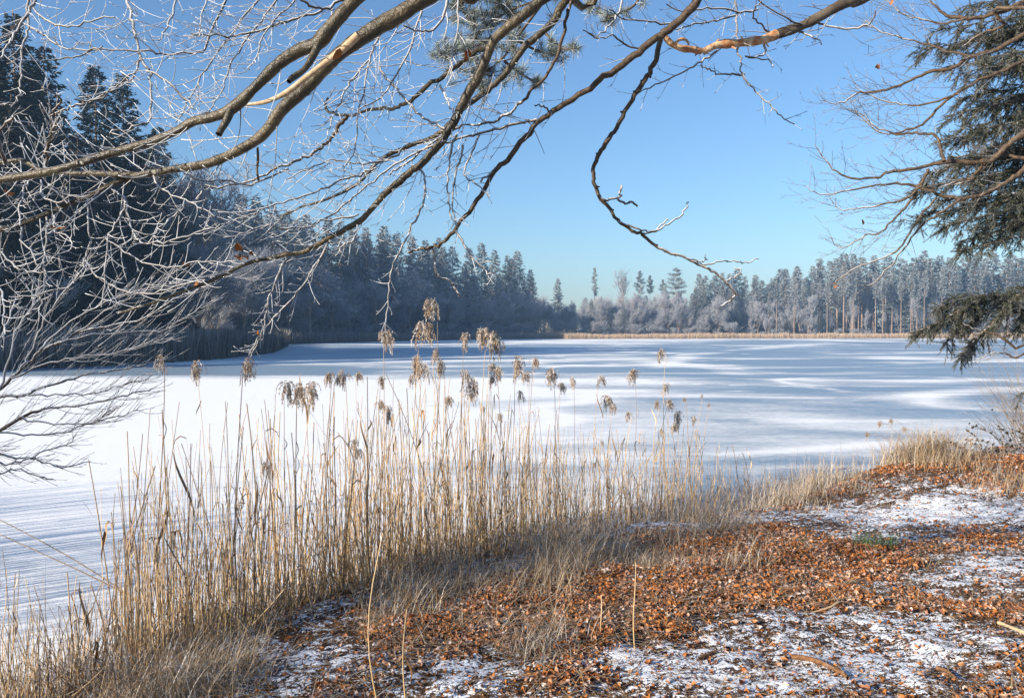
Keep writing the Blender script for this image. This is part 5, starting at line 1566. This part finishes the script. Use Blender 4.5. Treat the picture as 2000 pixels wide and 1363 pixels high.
spr = empty('spruce_tree', (7.9, 9.6, hz(7.9, 9.6) - .05))
tag(spr, 'close spruce at the right edge, dense drooping boughs with frosted tips', 'tree')
so = np.array(spr.location)
b = Buf()
zz = np.linspace(0, 15, 14)
tubes(b, [(np.stack([0 * zz, 0 * zz, zz], 1), np.interp(zz, [0, .5, 15], [.34, .25, .03]), 0.0)], 14)
link('trunk', b.build('trunk', True), MAT['dull_brown_bark'], spr)

def bough(axis, n2, W, dens=1.0, frost=0.3, hang=0.6, r0=.016):
    ax = spline(axis, 6)
    m = len(ax) - 1
    wood = [(ax - so, np.linspace(r0, .004, len(ax)), .25)]
    pos, dr, sc, fr, ti = [], [], [], [], []
    fwd = unit(ax[-1] - ax[0])
    for k in range(n2):
        f = 0.12 + 0.88 * (k + rng.random()) / n2
        g = min(m - 1e-3, f * m); i = int(g)
        p = ax[i] + (ax[i + 1] - ax[i]) * (g - i)
        t = unit(ax[i + 1] - ax[i])
        side = unit(np.cross(t, [0, 0, 1.0])) * rng.choice([-1, 1])
        d = t * rng.uniform(.4, 1.0) + side * rng.uniform(.1, 1.0) + np.array([0, 0, rng.uniform(-.5, .35)])
        L = W * rng.uniform(.45, 1.15) * (1.15 - .65 * f)
        q = [p]
        n = 6
        d = unit(d)
        for j in range(n):
            q.append(q[-1] + d * L / n)
            d = unit(d + np.array([0, 0, -hang * rng.uniform(.05, .45)]) + rng.normal(size=3) * .12)
        q = np.array(q)
        wood.append((q - so, np.linspace(.006, .002, n + 1), .3))
        ns = max(3, int(L / .018 * dens))
        gs = rng.uniform(.1, 1, ns) * n
        ii = np.minimum(gs.astype(int), n - 1)
        c = q[ii] + (q[ii + 1] - q[ii]) * (gs - ii)[:, None]
        dd = unit(q[ii + 1] - q[ii] + 0) + rng.normal(size=(ns, 3)) * .55 + np.array([0, 0, -.1])
        pos.append(c); dr.append(dd)
        sc.append(rng.uniform(.65, 1.25, ns))
        fr.append(np.clip(rng.normal(frost, .3, ns) * (.4 + .7 * gs / n), 0, 1)); ti.append(rng.uniform(0, 1, ns))
        pos.append(q[-1:]); dr.append(q[-1:] - q[-2:-1]); sc.append(np.array([1.2])); fr.append(np.array([min(1, frost * 1.3)])); ti.append(np.array([.8]))
    bb = Buf()
    tubes(bb, wood[:1], 6)
    for w_ in [wood[1:]]:
        tubes(bb, w_, 3)
    o = link('bough', bb.build('bough', True), MAT['dull_brown_bark'], spr)
    nb = Buf()
    needles(nb, np.vstack(pos) - so, np.vstack(dr), np.concatenate(sc), np.concatenate(fr), np.concatenate(ti))
    link('needles', nb.build('needles'), MAT['near_needles'], o)

def bpx(tip, root_v, y, arch=0.0, mids=(), n2=40, W=.42, **kw):
    a = [so + np.array([0, 0, P(2290, root_v, 9.6)[2] - so[2]])]
    um = (tip[0] + 2290) / 2
    a.append(P(um + 60, (tip[1] + root_v) / 2 - arch, (9.6 + y) / 2))
    for u, v in mids:
        a.append(P(u, v, y))
    a.append(P(tip[0], tip[1], y))
    bough(np.array(a), n2, W, **kw)
for tip, rv, y, n2, W in [((1885, 12), -60, 9.2, 44, .45), ((1830, 60), -20, 8.9, 44, .42), ((1800, 98), 20, 9.3, 50, .42), ((1850, 130), 40, 8.7, 46, .45), ((1890, 150), 70, 9.5, 46, .5),
                          ((1862, 222), 130, 9.0, 50, .45), ((1880, 250), 160, 9.6, 44, .45), ((1852, 272), 190, 8.8, 46, .42), ((1815, 338), 230, 9.2, 54, .45), ((1850, 310), 250, 9.6, 46, .45),
                          ((1806, 366), 270, 9.0, 50, .42), ((1850, 390), 290, 9.5, 46, .5), ((1788, 424), 330, 9.3, 54, .42), ((1840, 440), 340, 8.8, 50, .42), ((1880, 470), 350, 9.2, 50, .42), ((1868, 492), 380, 8.9, 40, .36), ((1940, 430), 320, 9.6, 44, .5), ((1930, 350), 240, 9.4, 44, .5), ((1940, 200), 100, 9.4, 44, .5), ((1950, 60), -40, 9.4, 44, .5), ((1920, 290), 180, 9.2, 44, .5), ((1975, 130), 40, 9.0, 40, .5), ((1975, 380), 270, 9.0, 40, .5), ((1900, 80), 0, 9.8, 50, .55), ((1890, 190), 110, 9.9, 50, .55), ((1880, 320), 220, 9.9, 50, .55), ((1890, 400), 300, 10, 50, .5), ((1910, 450), 350, 9.8, 46, .45), ((1920, 130), 60, 8.6, 44, .5), ((1930, 250), 170, 8.7, 44, .5)]:
    bpx(tip, rv, y, 10, n2=int(n2 * 1.5), W=W * 1.15, dens=1.15)
for tip, rv, y, mids, n2, W, fr in [((1798, 645), 560, 8.4, [(1985, 575), (1900, 592), (1850, 620)], 70, .33, .4), ((1835, 600), 555, 8.5, [(1960, 575), (1890, 582)], 44, .34, .35), ((1880, 692), 600, 8.3, [(1985, 610), (1930, 640), (1900, 668)], 50, .28, .4), ((1848, 668), 590, 8.6, [(1960, 600), (1895, 630)], 40, .3, .35), ((1960, 600), 540, 8.2, [(2030, 560)], 34, .36, .3), ((1985, 640), 570, 8.4, [(2050, 590)], 30, .36, .35)]:
    bpx(tip, rv, y, 0, mids, n2=int(n2 * 0.95), W=W, frost=fr, dens=1.0)
for k in range(26):     # the side turned away from the lake
    az = rng.uniform(-1.2, 1.9)
    z = 1.6 + 11.5 * k / 26
    L = 3.1 * (1 - z / 15.5) + .3
    d = np.array([math.cos(az), math.sin(az), 0])
    a0 = so + [0, 0, z]
    bough(np.array([a0, a0 + d * L * .5 + [0, 0, -.1 * L], a0 + d * L + [0, 0, -.38 * L]]), 22, .6, dens=.5)

# ---------------------------------------------------------------- bare beech whose fine twigs stand before the spruce
rb_ = empty('beech_tree', (7.2, 6.4, hz(7.2, 6.4) - .05))
tag(rb_, 'bare beech at the right edge, fine unfrosted twigs fanned on blue sky', 'tree')
b = Buf()
zz = np.linspace(0, 9, 12)
tubes(b, [(np.stack([.1 * np.sin(zz), .1 * np.cos(zz) - .1, zz], 1), np.interp(zz, [0, .5, 9], [.24, .17, .06]), 0.0)], 12)
link('trunk', b.build('trunk', True), MAT['dull_brown_bark'], rb_)
MAT['tan_bark'] = bark_mat('tan_bark', (0.05, 0.034, 0.024), (0.13, 0.088, 0.055), 30, 0.6, 0.3, 0.8)
def rbb(rows, r, n, L, y0=7.2, y1=7.6, bend=(-0.2, 0, .12), mat='tan_bark', rr=.0025, tf=.42, lev=2, ns=.62, root=None):
    r = (r[0] * .8, r[1] * .55); n = int(n * 1.55)
    ex_ = None
    if root is not None:
        ex_ = [(7.2, 6.4, root, r[0] * 1.4 * 7 / FPX)]
    return side_branch(rows, r, y0, y1, n, L, bend, lev, mat, rr, .15, tf, ns, parent=rb_, extra=ex_, f0=.25, jit=.006, flat=.5, wig=.09)
rbb([(2120, -40), (2000, 3), (1951, 25), (1891, 36), (1842, 26), (1821, 6), (1790, -20)], (7, 2), 14, .5, root=4.6)
rbb([(2120, 30), (2000, 70), (1951, 95), (1898, 110), (1860, 134), (1810, 142), (1768, 162), (1722, 178), (1680, 182), (1640, 203), (1604, 196)], (7, 1.4), 30, .5, root=4.3)
rbb([(2100, 70), (2000, 120), (1930, 150), (1870, 183), (1830, 215), (1803, 243), (1770, 255), (1722, 262), (1690, 235), (1665, 216)], (5, 1.4), 26, .5, root=4.0)
rbb([(2120, 200), (2000, 262), (1969, 283), (1944, 306), (1920, 317), (1849, 317), (1803, 327), (1747, 334), (1705, 348), (1652, 345), (1620, 320), (1590, 284)], (9, 1.5), 34, .48, root=3.6)
rbb([(1845, 316), (1836, 290), (1828, 265), (1807, 262), (1782, 260), (1750, 264), (1710, 248), (1690, 228), (1668, 215)], (4.5, 1.3), 20, .4)
rbb([(2120, 270), (2000, 332), (1969, 353), (1934, 373), (1891, 387), (1849, 385), (1810, 370), (1761, 358), (1715, 362), (1660, 372), (1600, 380), (1570, 360)], (6.5, 1.4), 26, .45, root=3.4)
rbb([(1920, 318), (1900, 345), (1870, 355), (1833, 366)], (4, 2), 4, .3)
rbb([(1815, 330), (1800, 356), (1775, 398), (1748, 425), (1722, 454), (1690, 460), (1655, 482), (1628, 480)], (4, 1.3), 24, .42, bend=(-.25, 0, .1))
rbb([(1803, 356), (1780, 380), (1745, 395), (1700, 404), (1650, 410), (1625, 400)], (3.5, 1.3), 18, .4)
rbb([(1880, 386), (1835, 420), (1802, 441), (1775, 472), (1760, 493), (1735, 522), (1707, 553), (1690, 560)], (3.2, 1.2), 12, .3, bend=(-.2, 0, 0))
rbb([(1830, 385), (1800, 420), (1765, 470), (1748, 493), (1712, 508), (1675, 522), (1650, 537), (1630, 552)], (3, 1.4), 12, .3, bend=(-.2, 0, .05))
rbb([(1870, 184), (1820, 200), (1780, 205), (1740, 200), (1700, 188), (1670, 170)], (3, 1.2), 18, .42)
rbb([(1898, 110), (1850, 100), (1800, 85), (1750, 72), (1715, 60), (1690, 40)], (3.2, 1.2), 22, .45)
rbb([(1891, 36), (1850, 45), (1800, 38), (1760, 25), (1730, 0)], (3, 1.2), 20, .42)
rbb([(2000, 20), (1960, 50), (1920, 66), (1880, 90)], (5, 2), 8, .3, root=4.4)
rbb([(2100, 330), (2000, 310), (1950, 300), (1920, 330), (1890, 352), (1862, 362)], (5, 2.5), 6, .3, root=3.3)
rbb([(2100, 520), (2000, 672), (1960, 660), (1930, 648), (1900, 640), (1880, 632)], (4, 1.5), 6, .3, y0=7.6, y1=7.7, root=2.6)
rbb([(2100, 560), (2000, 690), (1960, 688), (1935, 690), (1905, 705)], (3, 1.3), 14, .3, y0=7.6, y1=7.7, root=2.4)
for i, (u, v) in enumerate([(1627, 553), (1632, 560), (1710, 134), (1716, 135), (1682, 438), (1740, 10)]):
    o = link('dead_leaf', leaf_mesh(60 + i, .055, .03), MAT['dead_leaf'], rb_)
    o.location = Vector(P(u, v, 7.45)) - rb_.location
    o.rotation_euler = (rnd.uniform(2.2, 3.6), rnd.uniform(-.6, .6), rnd.uniform(-1, 1))

# ---------------------------------------------------------------- frosted shrub at the left edge
sh = empty('frosted_shrub', (-5.0, 4.4, max(0, hz(-5.0, 4.4)) - .05))
tag(sh, 'white frosted bare shrub fanning in from the left edge over the ice', 'shrub')
def shb(rows, r, n, L, bend=(.35, 0, .4), tf=1.0, lev=1, y=4.7, rr=.0020, ns=.45, root=True, ang=(.3, .75)):
    n = int(n * 1.35); r = (r[0] * .8, r[1] * .8)
    return side_branch(rows, r, y, y + rnd.uniform(.1, .5), n, L, bend, lev, 'twig', rr, .4 * tf, tf * .78, ns, parent=sh, extra=[(-5.0, 4.4, .1, .014), (-4.2, 4.5, .9, .011)] if root else None, jit=.005, f0=.3, wig=.05, ang=ang)
shb([(-120, 830), (-60, 800), (0, 758), (39, 722), (77, 686), (116, 669), (148, 651), (211, 637), (268, 627), (320, 600), (360, 575), (400, 560)], (5.5, 1.4), 30, .34)
shb([(39, 722), (60, 690), (80, 640), (110, 590), (150, 540), (185, 500)], (3, 1.4), 18, .26, root=False)
shb([(77, 686), (110, 650), (170, 610), (240, 575), (330, 555), (420, 540), (510, 545)], (3, 1.2), 30, .28, root=False)
shb([(0, 758), (20, 700), (30, 650), (60, 600), (75, 560)], (3, 1.4), 18, .26, root=False)
shb([(116, 669), (180, 655), (250, 648), (330, 640), (390, 600), (415, 585)], (2.6, 1.2), 24, .25, root=False)
shb([(148, 651), (220, 600), (260, 580), (300, 560), (345, 530)], (2.2, 1.2), 16, .2, root=False)
shb([(-100, 760), (-40, 700), (0, 660), (20, 620), (30, 580)], (4, 1.5), 18, .26)
shb([(-100, 830), (-60, 800), (0, 777), (46, 771), (100, 750), (160, 735), (230, 722), (290, 712), (312, 703)], (4.5, 1.3), 30, .34)
shb([(20, 740), (80, 715), (150, 700), (220, 690), (280, 672), (335, 660)], (2.6, 1.2), 26, .28, root=False)
shb([(46, 771), (110, 772), (180, 768), (240, 752), (290, 742)], (2.4, 1.1), 22, .26, tf=.75, root=False)
shb([(-100, 880), (-50, 860), (0, 843), (42, 817), (85, 799), (148, 792), (225, 778), (270, 765), (300, 758)], (5, 1.2), 28, .32, tf=.5)
shb([(42, 817), (90, 825), (160, 828), (230, 812), (270, 800)], (2.6, 1.1), 22, .26, tf=.42, root=False)
shb([(0, 843), (60, 850), (120, 845), (180, 825), (215, 800)], (2.6, 1.1), 22, .24, tf=.42, root=False)
shb([(-90, 900), (-30, 880), (0, 889), (70, 898), (123, 912), (176, 902)], (3.4, 1.1), 22, .24, tf=.42, bend=(.3, 0, .15))
shb([(-60, 905), (0, 905), (40, 900), (90, 880), (130, 870), (150, 850)], (2.6, 1.1), 20, .24, tf=.42, bend=(.3, 0, .1))
shb([(-60, 930), (0, 925), (30, 915), (70, 928), (100, 935)], (2.4, 1.1), 14, .2, tf=.42, bend=(.3, 0, .1))

# ---------------------------------------------------------------- brush and brambles on the right bank
def brush(name, u, v, n, L, label, lean=(-.35, 0), spread=.35, mat='twig', z=.4, rr=.0035):
    g = G(u, v, z)
    o = np.array([g[0], g[1], hz(g[0], g[1])])
    lst = []
    for k in range(n):
        d = (lean[0] + rnd.gauss(0, spread), lean[1] + rnd.gauss(0, spread), 1)
        q = shoot((rnd.gauss(0, .18), rnd.gauss(0, .18), -.03), d, L * rnd.uniform(.4, 1.1), 7, (lean[0] * .6, 0, -.25), .06)
        lst.append((q, np.linspace(rr, rr * .35, 8), max(0, rnd.gauss(.15, .25))))
        if rnd.random() < .5:
            twigs_on(lst, q, [rr] * 8, 4, L * .28, rr * .5, (0, 0, .1), 0, frost=.3, f0=.35)
    bb = Buf()
    tubes(bb, lst, 4)
    return tag(link(name, bb.build(name, True), MAT[mat], None, tuple(o)), label, 'bush')
MAT['stalk'] = bark_mat('dry_stalk', (0.16, 0.10, 0.055), (0.34, 0.23, 0.12), 30, 0.7, 0.2, .7)
brush('withered_bush', 2015, 870, 90, 1.9, 'brown bush of thin upright stems at the right edge over the ice', (-.22, .1), .28, 'stalk')
brush('withered_bush', 1985, 880, 34, 1.1, 'low leaning stems on the mound below the brown bush', (-.6, 0), .35, 'twig')
brush('withered_bush', 1905, 905, 26, .55, 'small frosted twiggy bush on the crest of the leaf mound', (-.2, 0), .5, 'twig', .5)
# tall nodding grass heads by the tussock
for i, (u, v, uu, vv, lab) in enumerate([(1770, 900, 1690, 852, 'arching grass stalk leaning furthest left out of the big tussock'), (1780, 895, 1712, 832, 'arching grass stalk with a nodding head, second over the big tussock'), (1790, 890, 1735, 826, 'tallest arching grass stalk above the big tussock'), (1800, 895, 1760, 842, 'shorter grass stalk bending right of the tallest one')]):
    g = G(u, v + 30, .4); g[2] = hz(g[0], g[1])
    y = g[1]
    top = P(uu + 18, vv - 4, y)
    e = empty('grass_stalk', tuple(g))
    p = spline(np.array([g, (g + top) / 2 + [.03, 0, .1], top, P(uu + 4, vv + 4, y), P(uu - 4, vv + 22, y)]), 5) - g
    bb = Buf(); tubes(bb, [(p, np.linspace(.003, .0015, len(p)), .3)], 4); bb.A['tint'] = [(0, np.full(bb.n, .5))]
    link('stem', bb.build('stem', True), MAT['straw'], e)
    c = link('seed_head', PLM[i], None, e, tuple(p[-8])); c.scale = (.5, .3, .5); c.rotation_euler = (0, 0, math.pi)
    tag(e, lab, 'grass stalk')
# brambles with dark leaves
g = G(1965, 890, .6)
br = empty('bramble', (g[0], g[1], hz(g[0], g[1])))
tag(br, 'bramble with dark leathery leaves on the mound at the right edge', 'bramble')
lst, lf = [], Buf()
for k in range(34):
    q = shoot((rnd.gauss(0, .35), rnd.gauss(0, .25), 0), (rnd.gauss(-.3, .6), rnd.gauss(0, .4), 1), rnd.uniform(.3, .8), 7, (-.3, 0, -.8), .08)
    lst.append((q, np.linspace(.003, .0015, 8), .1))
    for j in range(9):
        i = rnd.randrange(2, 8)
        V0, Q0 = LT[rnd.randrange(10)]
        Rr_ = rand_rot(1, .7)[0]
        lf.add(V0 @ Rr_.T * rnd.uniform(.035, .065) + np.array(q[i]), None, Q0, tint=rnd.random(), frost=max(0, rnd.gauss(.05, .2)))
b = Buf(); tubes(b, lst, 4)
link('canes', b.build('canes', True), MAT['twig'], br)
M = Mat('bramble_leaf', .5, .4)
M.color(M.mix(M.attr('frost'), M.mix(M.attr('tint'), (0.02, 0.018, 0.012), (0.075, 0.045, 0.028)), (.6, .6, .6)))
link('leaves', lf.build('leaves', True), M.m, br)

# ---------------------------------------------------------------- trees and reeds along the bank to the left, outside the frame
V_THIN = [bare_meshes(590 + i, 14, 0.5, 0.55, 0.0, tw=0.016, fork=0.42, frost=0.6) for i in range(2)]
for i, (x, y, H, v) in enumerate([(-20.0, -7.0, 12, 1)]):
    plant('bare_tree', V_THIN[v], x, y, H, 'thin bare broadleaf tree on the bank left of the reeds', 'tree', 'bare trees along the near left bank', .9)
for x, y, H in [(-6.6, 0.6, 2.6)]:
    plant('bare_bush', V_BUSH[int(H * 10) % 3], x, y, H, 'bare bush on the bank beside the reeds', 'bush', 'bare bushes along the near left bank', 1.0)
lst = []
while len(lst) < 900:
    x, y = rnd.uniform(-18, -6), rnd.uniform(4.6, 10.2)
    if x > -0.70 * y - 0.3 or vnoise(np.array([x]), np.array([y]), .55, 77)[0] < .36:
        continue
    base = np.array([x, y, -.03])
    p = stem_path(base, base + [rnd.gauss(0, .15), rnd.gauss(0, .15), rnd.uniform(1.2, 2.5)], .06)
    r = rnd.uniform(.004, .008)
    lst.append((p, np.linspace(r, r * .7, 9), np.linspace(0, .4, 9)))
bb = Buf()
tubes(bb, lst, 3)
bb.A['tint'] = [(0, np.repeat(rng.uniform(0, 1, len(lst)), 27))]
tag(link('reed_bed', bb.build('reed_bed'), MAT['straw']), 'reeds standing in the ice to the left of the shrub', 'reeds', kind='stuff')
# ---------------------------------------------------------------- cold haze over the lake
hb = Buf()
x0, x1, y0, y1, z0_, z1_ = -620, 620, -620, 620, -1.9, 36.0
hb.add([(x0, y0, z0_), (x1, y0, z0_), (x1, y1, z0_), (x0, y1, z0_), (x0, y0, z1_), (x1, y0, z1_), (x1, y1, z1_), (x0, y1, z1_)],
       None, [(0, 3, 2, 1), (4, 5, 6, 7), (0, 1, 5, 4), (1, 2, 6, 5), (2, 3, 7, 6), (3, 0, 4, 7)])
hm = bpy.data.materials.new('haze_air')
hm.use_nodes = True
hm.node_tree.nodes.clear()
ho = hm.node_tree.nodes.new('ShaderNodeOutputMaterial')
hv = hm.node_tree.nodes.new('ShaderNodeVolumePrincipled')
hv.inputs['Color'].default_value = (0.38, 0.64, 1.0, 1)
hv.inputs['Density'].default_value = 0.0006
hv.inputs['Anisotropy'].default_value = 0.0
hm.node_tree.links.new(hv.outputs[0], ho.inputs['Volume'])
tag(link('haze', hb.build('haze'), hm), 'thin cold haze in the air over the lake', 'haze', kind='stuff')
